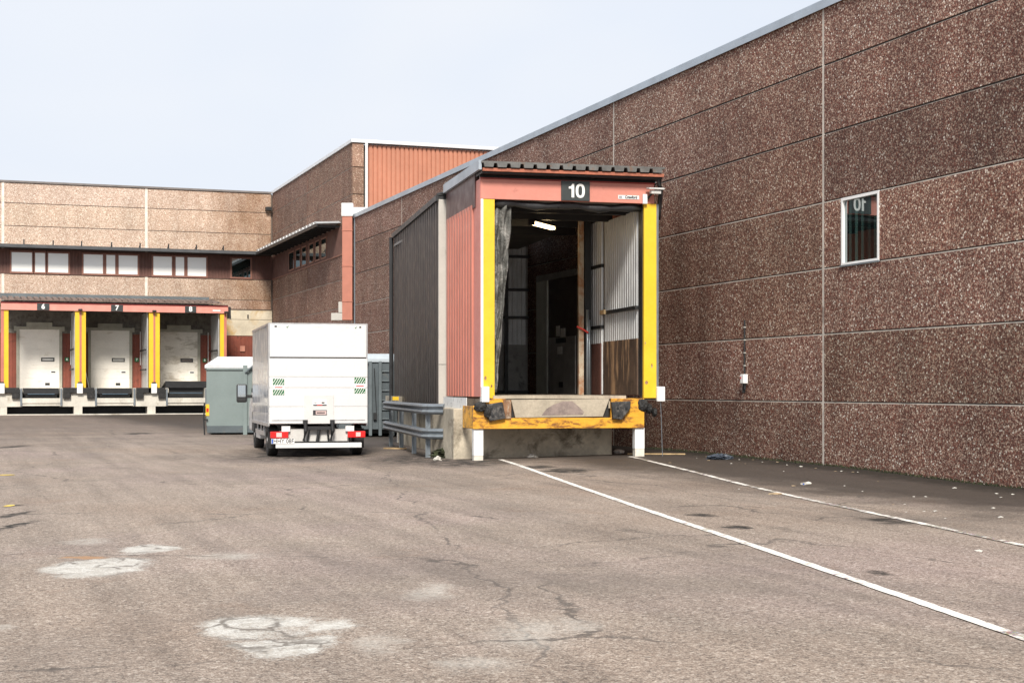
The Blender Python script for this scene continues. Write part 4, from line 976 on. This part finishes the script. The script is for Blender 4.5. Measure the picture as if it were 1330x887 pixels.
# back wall of the shed (seen from inside)
bl = xlim(shL)
mb = MB(); mb.box(.05, bl, shL, shL + .1, -.5, st); mb.build('back_wall', GRD, sh)
mb = MB(); mb.corr(bl - .1, st - 2.6, .12, .02, .01, M=T(.05, shL - .02, 2.6)); mb.build('back_lining', GRC, sh)
fl_z = FL - .1
mb = MB(); mb.box(.06, 2.2, shL - .07, shL - .05, FL - .1, 3.25); mb.build('plywood_sheet', WOODG, sh)
mb = MB()
for z in (FL + .02, 3.3, 4.05, 4.95): mb.box(.05, bl - .0, shL - .16, shL - .071, z, z + .07)
for x in (1.3, 2.5, 2.95): mb.box(x, x + .09, shL - .2, shL - .161, FL, st)
mb.build('wall_frame', BLM, sh)
mb = MB(); mb.box(.6, bl - .0, 4.0, shL - .2, FL - .3, FL - .0); 
mb.v = [((xlim(p[1]) - .01 if p[0] > 2 else p[0]), p[1], p[2]) for p in mb.v]; mb.build('inner_floor', CONC, sh)

# electric post / conduit inside in front of the warehouse wall
q1 = hit(672, 500, (0, 36.5, 0), Vector((0, 1, 0)))

# ------------------------------------------------------------------ guard rail
def rail_beam(path, z0):
    q = MB(); prof = [(.0, 0), (-.05, .03), (-.075, .075), (-.05, .12), (-.02, .155), (-.05, .19), (-.075, .235), (-.05, .28), (0, .31), (.015, .31), (.0, .155), (.015, 0)]
    n = len(prof); vs = []; fs = []
    pts = [Vector(p) for p in path]
    for i, p in enumerate(pts):
        a = pts[max(0, i - 1)]; b = pts[min(len(pts) - 1, i + 1)]; d = (b - a); d.z = 0; d.normalize(); nn = Vector((d.y, -d.x, 0))
        for (o, z) in prof: vs.append(tuple(p + nn * (-o) + Vector((0, 0, z * .72 + z0))))
    for i in range(len(pts) - 1):
        for k in range(n): fs.append((i * n + k, i * n + (k + 1) % n, (i + 1) * n + (k + 1) % n, (i + 1) * n + k))
    fs.append(tuple(range(n))); fs.append(tuple(range((len(pts) - 1) * n, len(pts) * n))[::-1]); q.add(vs, fs); return q
gposts = [at(508, 37.7), at(521.5, 35.6), at(538, 33.3), at(556, 31.3)]
gr = thing('guard_rail', 'galvanised double guard rail on four posts beside the dark brown shed', 'guard rail', (gposts[3].x, gposts[3].y, 0))
o3 = Vector((gposts[3].x, gposts[3].y, 0))
pA = at(501, 38.6); pB = at(553, 31.2); pC = at(577.5, 31.0)
pth = [Vector((p.x, p.y, 0)) - o3 for p in (pA, (pA + pB) / 2, pB + (pA - pB).normalized() * .12, pB + (pC - pB).normalized() * .1, pC)]
off = RT * -.0 - FW * .10
pth = [p + off for p in pth]
rail_beam(pth, CAM_Z - .55 + .02).build('rail_beam', GAL, gr)
rail_beam(pth, CAM_Z - 1.16 + .12).build('rail_beam', GAL, gr)
for p in gposts:
    q = MB(); z0 = gz(p.x, p.y); l = Vector((p.x, p.y, 0)) - o3; M = T(*l) @ Matrix.Rotation(-TH, 4, 'Z')
    q.box(-.05, -.03, -.05, .05, z0 - .2, CAM_Z - .48, M=M); q.box(-.03, .03, -.005, .005, z0 - .2, CAM_Z - .48, M=M); q.box(.03, .05, -.05, .05, z0 - .2, CAM_Z - .48, M=M)
    q.build('post', GAL, gr)
q = MB(); l = pth[0]; q.box(l.x + .2, l.x + .36, l.y + .02, l.y + .07, CAM_Z - .29, CAM_Z - .2); q.build('yellow_reflector', YEL, gr)

# ------------------------------------------------------------------ waste containers
def lid_mesh(x0, x1, y0, y1, z0, z1, ins):
    q = MB(); q.box(x0 - .05, x1 + .05, y0 - .05, y1 + .05, z0, z0 + .09)
    z0 += .09
    vs = [(x0 - .05, y0 - .05, z0), (x1 + .05, y0 - .05, z0), (x1 + .05, y1, z0), (x0 - .05, y1, z0), (x0 + ins * 1.6, y0 + ins, z1), (x1 - ins, y0 + ins, z1), (x1 - ins, y1 - ins, z1), (x0 + ins * 1.6, y1 - ins, z1)]
    q.add(vs, [(0, 3, 2, 1), (4, 5, 6, 7), (0, 1, 5, 4), (1, 2, 6, 5), (2, 3, 7, 6), (3, 0, 4, 7)]); return q
SILV = pm('silver_tarp_lid', (.66, .68, .69), .4, .15, amt=.12, sc=2, dirt=(.45, .46, .46), dthr=.55, dsc=4)
Zc = 47.0; cp = at(268, Zc); cr_ = rad(19.83 - 11.5)
gc = gz(cp.x, cp.y)
ct = thing('waste_container', 'grey green steel waste container with silver lid left of the truck', 'container', (cp.x, cp.y, gc), -cr_)
s_ = Zc / FPX
def cz_(y): return CAM_Z + (YH - y) * s_ - gc
W, Lc = 2.45, 5.5
mb = MB(); mb.prism([(.12, 0, cz_(562)), (W - .1, 0, cz_(562)), (W, 0, cz_(552)), (W, 0, cz_(477)), (0, 0, cz_(477)), (0, 0, cz_(552))], (0, Lc, 0)); mb.build('body', GRP, ct, bev=.02)
q = MB(); q.box(.02, W - .02, -.012, .0, cz_(562) + .0, cz_(553)); q.build('lower_band', GRK, ct)
lid_mesh(0, W, 0, Lc, cz_(478), cz_(463), .22).build('lid', SILV, ct)
mb = MB()
for x in (1.13, 2.2): mb.box(x, x + .13, -.07, -.002, cz_(566), cz_(474))
mb.box(0, W, -.05, -.002, cz_(480.5), cz_(478.5)); mb.build('rib', GRP, ct, bev=.01)
mb = MB(); mb.tube([(1.2, -.1, cz_(484)), (1.42, -.12, cz_(476)), (1.7, -.1, cz_(475))], .03, 8); mb.build('lifting_hook', GRK, ct)
mb = MB(); mb.box(-.02, .09, -.016, -.003, cz_(540), cz_(525)); mb.box(-.02, -.001, 0, .3, cz_(540), cz_(525)); mk = mb.build('yellow_marker', YEL, ct)
mb = MB(); mb.box(.0, .07, -.022, -.0165, cz_(535), cz_(530)); mb.build('red_square', REDL, mk)
mb = MB(); mb.tube([(-.06, -.05, cz_(523)), (-.08, -.05, cz_(545)), (-.05, -.08, cz_(568))], .025, 6); mb.box(-.1, .05, -.06, -.03, cz_(546), cz_(544)); mb.build('bracket', BLM, ct)
for x in (.3, 1.9): 
    for y in (.5, 4.6):
        q = MB(); q.tube([(x - .15, y, .12), (x + .15, y, .12)], .12, 16); q.build('roller', BLM, ct)
mb = MB(); mb.box(.35, .5, .1, Lc, .08, cz_(562)); mb.box(1.95, 2.1, .1, Lc, .08, cz_(562)); mb.build('skid', GRK, ct)

Zd = 45.0; dp = at(440, Zd)
gd = gz(dp.x, dp.y)
c2 = thing('waste_container', 'dark slate ribbed waste container between the truck and the brown shed', 'container', (dp.x, dp.y, gd), -cr_)
s2 = Zd / FPX
def c2z(y): return CAM_Z + (YH - y) * s2 - gd
W2 = 2.4; u2 = lambda px: (px - 440) * s2 / math.cos(rad(11.5)) 
mb = MB(); mb.box(0, W2, .0, 5.2, c2z(558), c2z(470)); mb.build('body', GRK, c2, bev=.02)
lid_mesh(0, W2, 0, 5.2, c2z(470), c2z(459), .25).build('lid', pm('pale_blue_grey_lid', (.46, .52, .56), .45, .1, amt=.1), c2)
mb = MB()
for a in (478, 490.5, 506.5): mb.box(u2(a), u2(a + 4), -.10, -.002, c2z(566), c2z(469))
for y in (483, 495.5, 508, 520.5, 533, 545): mb.box(u2(494.6), u2(506.4), -.05, -.002, c2z(y), c2z(y - 1.6))
mb.box(0, W2, -.08, -.003, c2z(472.5), c2z(469.5)) if False else mb.box(0, u2(478) - .01, -.08, -.003, c2z(472.5), c2z(469.5))
mb.build('rib', pm('slate_rib', (.12, .145, .155), .5, amt=.15), c2, bev=.01)
mb = MB(); mb.tube([(u2(485), -.04, c2z(478)), (u2(488), -.04, c2z(540))], .012, 6); mb.box(u2(484), u2(488), -.1, -.0, c2z(545), c2z(536)); mb.build('latch', BLM, c2)
mb = MB(); mb.box(.35, .5, .1, 5.0, .0, c2z(558)); mb.box(1.9, 2.05, .1, 5.0, .0, c2z(558)); mb.box(.5, 1.9, .2, 4.9, .1, .3); mb.build('skid', BLM, c2)

# ------------------------------------------------------------------ truck
TYW = rad(14.2)
tl = at(349.5, 32.0); hd = rad(19.83) - TYW
TW = 2.1; sT = 1 / 60.9
rt_ = Vector((math.cos(hd), -math.sin(hd), 0))
tc_ = tl + rt_ * TW / 2; tc_.z = gz(tc_.x, tc_.y)
G = thing('box_truck', 'white box truck with tail lift parked with its back to the camera', 'truck', (tc_.x, tc_.y, tc_.z), -hd)
fwd = Vector((math.sin(hd), math.cos(hd), 0))
def tk(px, y, ly=0.):
    p = hit(px, y, tc_ + fwd * ly, fwd); return (p - tc_).dot(rt_), p.z - tc_.z
def KX(px, ly=0.): return tk(px, 505, ly)[0]
def KZ(y, ly=0.): return tk(412, y, ly)[1]
def KB(name, mat, *bx, parent=None, **k):
    q = MB(); q.box(*bx); return q.build(name, mat, parent or G, **k)
BL = 4.55; hw = TW / 2; zb0, zb1 = KZ(552), KZ(420.5)
KB('cargo_box', TRS, -hw, hw, .03, BL, zb0 + .02, zb1, bev=.02)
mb = MB()
for s in (-1, 1):
    mb.box(s * hw - .015, s * hw + .015, .0, .05, zb0, zb1 + .01)
    mb.box(s * hw - .012, s * hw + .012, .051, BL + .01, zb0 - .03, zb0 + .04); mb.box(s * hw - .012, s * hw + .012, .051, BL + .01, zb1 - .03, zb1 + .012)
mb.box(-hw + .016, hw - .016, .0, .05, zb1 - .02, zb1 + .012)
mb.build('edge_profile', ALU, G)
seam = KZ(464.6)
uf = KB('rear_flap', TRW, -hw + .017, hw - .017, -.012, .028, seam + .015, zb1 - .021, bev=.004)
KB('rear_seam', BLK, -hw + .017, hw - .017, .004, .027, seam - .014, seam + .0145)
tlf = MB(); z_a = KZ(550); rows = [z_a, KZ(528), KZ(503.5), KZ(489.5), seam - .015]
for a, b in zip(rows[:-1], rows[1:]): tlf.box(-hw + .0, hw - .0, -.05, -.002, a + .008, b - .008)
tlf.box(-hw + .01, hw - .01, -.038, -.003, z_a, seam - .016)
tail = tlf.build('tail_lift', TRW, G)
for xa_, xb_ in ((-hw + .05, KX(394)), (KX(433), hw - .05)):
    q = MB(); q.box(xa_, xb_, -.0545, -.0505, KZ(546.2), KZ(544.8)); q.build('edge_line', ALU, tail)
q = MB(); q.box(KX(394.5), KX(433), -.07, -.0501, KZ(550), KZ(512.5)); cpn = q.build('centre_plate', pm('centre_plate_white', (.635, .635, .625), .35, amt=.05, dirt=(.48, .47, .45), dthr=.58), tail, bev=.005)
for a, b, y0, y1 in ((354.3, 368.7, 492, 513), (460, 474, 490, 511)):
    for (ya, yb, m_) in ((y0, y0 + 8.2, 0), (y1 - 7, y1, 0), (y0 + 8.2, y1 - 7, 1)):
        if m_: 
            q = MB(); q.box(KX(a), KX(b), -.0535, -.0505, KZ(yb), KZ(ya)); q.build('warning_label', WHT, tail)
            q = MB(); q.box(KX(a + 2), KX(b - 2), -.0545, -.0536, KZ(yb - 2.2), KZ(yb - 3.6)); q.build('label_print', REDT, tail)
        else:
            q = MB(); q.box(KX(a), KX(b), -.0535, -.0505, KZ(yb), KZ(ya)); lb_ = q.build('warning_label', GRN, tail)
            q = MB(); zA, zB = KZ(yb), KZ(ya); xa, xb = KX(a), KX(b); H = zB - zA
            k = -H * .6
            while k < (xb - xa):
                u0, u1 = xa + k, xa + k + H * .6; t0 = min(max((xa - u0) / (H * .6), 0), 1); t1 = min(max((xb - .02 - u0) / (H * .6), 0), 1)
                if t1 - t0 > .15: q.prism([(u0 + H * .6 * t0, -.0545, zA + H * t0), (u0 + H * .6 * t0 + .014, -.0545, zA + H * t0), (u0 + H * .6 * t1 + .014, -.0545, zA + H * t1), (u0 + H * .6 * t1, -.0545, zA + H * t1)], (0, .0012, 0))
                k += .052
            q.build('stripe', WHT, lb_)
# plates on the tail lift
q = MB(); q.box(KX(406), KX(424), -.074, -.0705, KZ(527), KZ(519)); p1 = q.build('lift_label', WHT, cpn)
q = MB(); q.box(KX(406.3), KX(423.7), -.0755, -.0741, KZ(526.8), KZ(525.2)); q.box(KX(407.5), KX(411), -.0755, -.0741, KZ(523.3), KZ(522.4)); q.box(KX(417), KX(421), -.0755, -.0741, KZ(524), KZ(522)); q.build('label_print', DKT, p1)
q = MB(); q.box(KX(411), KX(418), -.0765, -.0756, KZ(526.6), KZ(525.4)); q.build('red_print', REDT, p1)
q = MB(); q.box(KX(406), KX(424), -.076, -.0705, KZ(539), KZ(532.5)); p2 = q.build('maker_plate', DKT, cpn)
q = MB(); q.box(KX(409.5), KX(423.3), -.078, -.0761, KZ(538.2), KZ(533.4)); q.build('plate_face', pm('pinkish_plate', (.55, .42, .40), .4), p2)
q = MB(); q.box(KX(411), KX(421.5), -.0795, -.0781, KZ(536.6), KZ(535.2)); q.build('plate_print', DKT, p2)
# small print along the top of the flap
for a, b, m_ in ((356.5, 359.5, DKT), (360.5, 365.5, pm('faint_print', (.5, .52, .52), .5)), (371.5, 375.5, GRN), (406, 420, pm('faint_print', (.5, .5, .5), .5)), (449.5, 455, pm('faint_print', (.5, .5, .5), .5)), (460.5, 464, GRN), (466.5, 469, DKT)):
    q = MB(); zc_ = KZ(424.7)
    if m_ is GRN: q.prism([(KX(a), -.0145, zc_ - .005), (KX(a + 1.4), -.0145, zc_ - .035), (KX(b), -.0145, zc_ + .03), (KX(a + 1.5), -.0145, zc_ - .005)], (0, .002, 0))
    elif b - a > 4.5:
        n = int((b - a) / 1.4)
        for k in range(n): q.box(KX(a + k * 1.4), KX(a + k * 1.4 + .9), -.0145, -.0121, zc_ - .012, zc_ + .01 + .006 * (k % 2))
    else: q.box(KX(a), KX(b), -.0145, -.0121, zc_ - .015, zc_ + .02)
    q.build('lettering', m_, uf)
for a in (396, 431):
    x = KX(a); q = MB(); q.tube([(x, -.09, KZ(548)), (x + .01, -.1, KZ(559)), (x - .03, -.02, KZ(572))], [.035, .045, .03], 10); q.box(x - .05, x + .05, -.1, -.04, KZ(550), KZ(545)); q.build('lift_hinge', BLM, G)
    q = MB(); q.tube([(x + (.1 if a < 410 else -.1), -.02, KZ(555)), (x + (.06 if a < 410 else -.06), .05, KZ(574))], .022, 8); q.build('hydraulic_arm', BLM, G)
q = MB(); q.tube([(KX(415), 0, KZ(556)), (KX(412), .02, KZ(574))], .035, 8); q.box(KX(396), KX(432), -.04, .02, KZ(558), KZ(553.5)); q.build('lift_crossbar', BLM, G)
# rear beam, under-run bumper
KB('chassis_plate', pm('dusty_white', (.62, .61, .58), .5, amt=.12), KX(374), KX(452), .1, .14, KZ(574), KZ(557))
for a, b in ((366, 377), (449, 460)): KB('bracket_plate', WHM, KX(a), KX(b), .02, .06, KZ(560), KZ(553))
KB('bumper', TRW, KX(358), KX(469.5), -.05, .08, KZ(581.5), KZ(575), bev=.01)
KB('bumper_step', BLK, KX(372), KX(452), -.02, .1, KZ(575) + .002, KZ(573))
# lights
for a, b in ((351, 374.5), (451.5, 474.5)):
    l_ = KB('tail_light', REDL, KX(a), KX(b), -.03, .06, KZ(568.5), KZ(560), bev=.012)
    m_ = (a + b) / 2; KB('lens', CLRL, KX(m_ - 4 if a < 400 else m_ - 1), KX(m_ + 3 if a < 400 else m_ + 5), -.036, -.0301, KZ(567), KZ(561.5), parent=l_)
np_ = KB('number_plate', WHT, KX(352), KX(382), -.06, -.035, KZ(575.5), KZ(569.2))
KB('plate_band', BLUE, KX(352.3), KX(354.4), -.0625, -.0601, KZ(575.2), KZ(569.5), parent=np_)
text('HHY 08F', .125, T(KX(368), -.064, KZ(572.4)), 'plate_text', DKT, np_, ext=.001, off=.0012, sx=.92)
# wheels
def wheel(x, y, r, wd):
    q = MB(); n = 28; prof = [(-wd / 2, r * .62), (-wd / 2, r * .9), (-wd / 2 + .02, r * .98), (-wd / 4, r), (wd / 4, r), (wd / 2 - .02, r * .98), (wd / 2, r * .9), (wd / 2, r * .62)]
    vs = [(px_ + x, y + rr * math.cos(2 * math.pi * k / n), r + rr * math.sin(2 * math.pi * k / n)) for k in range(n) for (px_, rr) in prof]
    m = len(prof); fs = [(k * m + i, ((k + 1) % n) * m + i, ((k + 1) % n) * m + i + 1, k * m + i + 1) for k in range(n) for i in range(m - 1)] + [(k * m, k * m + m - 1, ((k + 1) % n) * m + m - 1, ((k + 1) % n) * m) for k in range(n)]
    wh = MB(); wh.add(vs, fs); w_ = wh.build('wheel', BLK, G, smooth=False)
    q = MB(); q.tube([(x - wd / 2 + .03, y, r), (x + wd / 2 - .03, y, r)], r * .62, 24); q.tube([(x - wd / 2 - .005, y, r), (x + wd / 2 + .005, y, r)], r * .2, 16); q.build('rim', RIM, w_)
for s in (-1, 1):
    wheel(s * (hw - .13), .75 + .0, .34, .22)
    wheel(s * (hw - .17), 4.75, .34, .22)
for s in (-1, 1): KB('mudflap', BLK, s * (hw - .24), s * (hw - .02), .30, .32, .18, zb0 - .08)
KB('chassis', BLM, -.45, .45, .15, 6.2, .48, .62)
KB('side_guard', ALU, -hw + .02, -hw + .05, 1.5, 3.9, .42, .52)
for y in (1.6, 2.4, 3.4): KB('guard_strut', ALU, -hw + .02, -hw + .05, y, y + .08, .521, zb0)
KB('sill_box', TRW, -hw + .05, -hw + .4, 3.0, 4.1, .3, .52, bev=.02)
# cab
q = MB(); cw = .96; y0 = BL + .02
prof = [(y0, .45), (y0, 2.25), (y0 + .75, 2.28), (y0 + 1.0, 2.15), (y0 + 1.55, 1.38), (y0 + 2.2, 1.12), (y0 + 2.35, .85), (y0 + 2.35, .4), (y0 + 1.3, .4), (y0 + .4, .42)]
q.prism([(-cw, a, b) for a, b in prof], (2 * cw, 0, 0)); cab = q.build('cab', TRW, G, bev=.06)
q = MB(); q.prism([(-cw * .88, y0 + 1.04, 2.10), (cw * .88, y0 + 1.04, 2.10), (cw * .9, y0 + 1.57, 1.42), (-cw * .9, y0 + 1.57, 1.42)], (0, .02, .014)); q.build('windscreen', GLC, cab)
for s in (-1, 1):
    q = MB(); q.prism([(s * (cw + .002), y0 + .3, 1.35), (s * (cw + .002), y0 + 1.4, 1.38), (s * (cw + .002), y0 + .95, 1.98), (s * (cw + .002), y0 + .3, 1.98)], (s * .006, 0, 0)); q.build('side_window', GLC, cab)
    q = MB(); q.box(s * (cw + .0), s * (cw + .05), y0 - .3 + .5, y0 + .75, .42, .9); q.build('fender', pm('grey_plastic', (.06, .06, .06), .6), cab, bev=.02)
    # long-arm mirrors
    mx_ = s * (hw + .17); yy = y0 + 1.2; zc_ = 1.36
    q = MB(); q.box(mx_ - .13, mx_ + .13, yy, yy + .09, zc_ - .24, zc_ + .22); mr = q.build('wing_mirror', BLM, cab, bev=.04)
    q = MB(); q.box(mx_ - .10, mx_ + .10, yy - .006, yy - .0005, zc_ - .1, zc_ + .19); q.build('mirror_glass', GLC if False else glass('mirror_glass', (.1, .12, .12), .8), mr)
    q = MB(); q.box(s * (cw - .02), mx_, yy + .03, yy + .08, zc_ - .13, zc_ - .05); q.build('mirror_arm', BLM, mr)

# ------------------------------------------------------------------ litter, plank, moss
def crumple(w, d, h, seed, name, mat, sub=2):
    rr = random.Random(seed); q = bmesh.new(); bmesh.ops.create_icosphere(q, subdivisions=sub, radius=1)
    for v in q.verts:
        k = rr.uniform(.6, 1.25); v.co = Vector((v.co.x * w * k, v.co.y * d * k, max(v.co.z, -.3) * h * rr.uniform(.5, 1.4) + h * .3))
    me = bpy.data.meshes.new(name); q.to_mesh(me); q.free(); me.materials.append(mat)
    o = bpy.data.objects.new(name, me); C.objects.link(o); return o
def place(o, px, y, rz=0, dz=0):
    p = ground_at(px, y); o.location = (p.x, p.y, p.z + dz); o.rotation_euler = (0, 0, rz); return o
o = place(crumple(.28, .2, .07, 11, 'rubbish_bag', LBG, 4), 935, 596, .5); tag(o, 'crumpled dark blue grey bag lying at the foot of the brown wall', 'bag')
o = place(crumple(.13, .09, .05, 12, 'crushed_cup', PAP), 692, 594); tag(o, 'crushed white cup on the ground under the left of the yellow beam', 'litter')
o = place(crumple(.14, .10, .06, 13, 'crushed_carton', PAP), 803, 588.5); tag(o, 'crushed white carton beside the right leg of dock 10', 'litter')
o = place(crumple(.09, .08, .07, 14, 'paper_ball', PAP), 568, 598); tag(o, 'white paper ball by the last guard rail post', 'litter')
o = place(crumple(.09, .05, .02, 15, 'litter_scrap', PLI), 1007, 642); tag(o, 'pale flattened wrapper lying just beyond the broken white line', 'litter')
o = place(crumple(.1, .05, .03, 16, 'litter_scrap', PAP), 1046, 629); tag(o, 'small white scrap with a blue side in the middle of the damp strip', 'litter')
q = MB(); q.box(-.06, -.03, -.03, .03, .0, .02); q.build('blue_side', BLUE, o)
pa_ = ground_at(815, 590.5); pb_ = ground_at(890, 590.5)
mid = (pa_ + pb_) / 2; q = MB(); L = (pb_ - pa_).length; q.box(-L / 2, L / 2, -.04, .04, .0, .025); o = q.build('plank', WOODP, None, bev=.004); o.location = mid + Vector((0, 0, .005)); o.rotation_euler = (0, 0, math.atan2(pb_.y - pa_.y, pb_.x - pa_.x)); tag(o, 'long thin pale wooden batten on the ground at the right leg of dock 10', 'plank')
q1_, q2_ = ground_at(499, 583), ground_at(527, 583); q = MB(); L = (q2_ - q1_).length; q.box(-L / 2, L / 2, -.04, .04, 0, .03); o = q.build('plank', WOODP, None); o.location = (q1_ + q2_) / 2; o.rotation_euler = (0, 0, math.atan2(q2_.y - q1_.y, q2_.x - q1_.x)); tag(o, 'short wooden batten on the ground by the guard rail posts', 'plank')
protoA = crumple(.05, .04, .012, 31, 'litter_scrap', PAP, 1); protoB = crumple(.045, .035, .012, 32, 'litter_scrap', PLI, 1)
LBL = {0: ('small pale scrap of litter on the dark tarmac below the brown wall', 'pale scraps of litter along the wall'), 1: ('small tan scrap of litter on the dark tarmac below the brown wall', 'tan scraps of litter along the wall')}
spots = [(960, 597, 0), (968, 602, 1), (990, 600, 0), (1018, 612, 0), (1059, 608, 1), (1097, 631, 0), (1240, 634, 0), (1294, 641, 0), (1300, 646, 0), (1315, 642, 0), (1187, 645, 0), (1202, 645, 0), (1120, 638, 0), (1177, 665, 0), (1200, 664, 0), (1215, 664, 0), (1228, 673, 0), (1253, 674, 1),
         (1300, 672, 0), (1290, 660, 0), (1160, 655, 1), (1175, 655, 0), (960, 635, 0), (1030, 631, 1), (920, 598, 1), (905, 595, 0), (917, 593, 1), (978, 597, 1), (950, 602, 0), (1022, 604, 0), (1085, 612, 1), (1093, 612, 0), (1108, 613, 1), (1114, 613, 0), (870, 601, 1), (1010, 600, 1), (1272, 716, 0), (1040, 606, 0), (1140, 625, 1), (1075, 645, 1)]
rr = random.Random(9); used = {0: False, 1: False}
for (px, y, k) in spots:
    src = (protoA, protoB)[k]
    o = src if not used[k] else src.copy()
    if used[k]: C.objects.link(o)
    used[k] = True
    place(o, px, y, rr.uniform(0, 6)); s_ = rr.uniform(.35, 1.0); o.scale = (s_ * rr.uniform(.8, 1.5), s_, s_)
    tag(o, LBL[k][0], 'litter', LBL[k][1])
# moss heap at the shed's foot
o = crumple(.5, .3, .15, 41, 'moss_clump', MOSS, 4); place(o, 592, 594); tag(o, 'dark green moss clump against the concrete base left of dock 10', 'moss')
# thin weeds and moss along the wall foot
q = MB(); r2 = random.Random(77)
for k in range(2600):
    y = r2.uniform(15, 30.5) if k % 4 else r2.uniform(8, 15); x = AX - abs(r2.gauss(0, .07)) - .005; z = gz(x, y); h = r2.uniform(.012, .055); a = r2.uniform(0, 3.14); ww_ = r2.uniform(.006, .02)
    q.add([(x - ww_ * math.cos(a), y - ww_ * math.sin(a), z - .005), (x + ww_ * math.cos(a), y + ww_ * math.sin(a), z - .005), (x + r2.uniform(-.02, .01), y + r2.uniform(-.02, .02), z + h)], [(0, 1, 2)])
o = q.build('moss_fringe', MOSS); tag(o, 'thin fringe of dark moss and weeds along the foot of the brown wall', 'moss', kind='stuff')
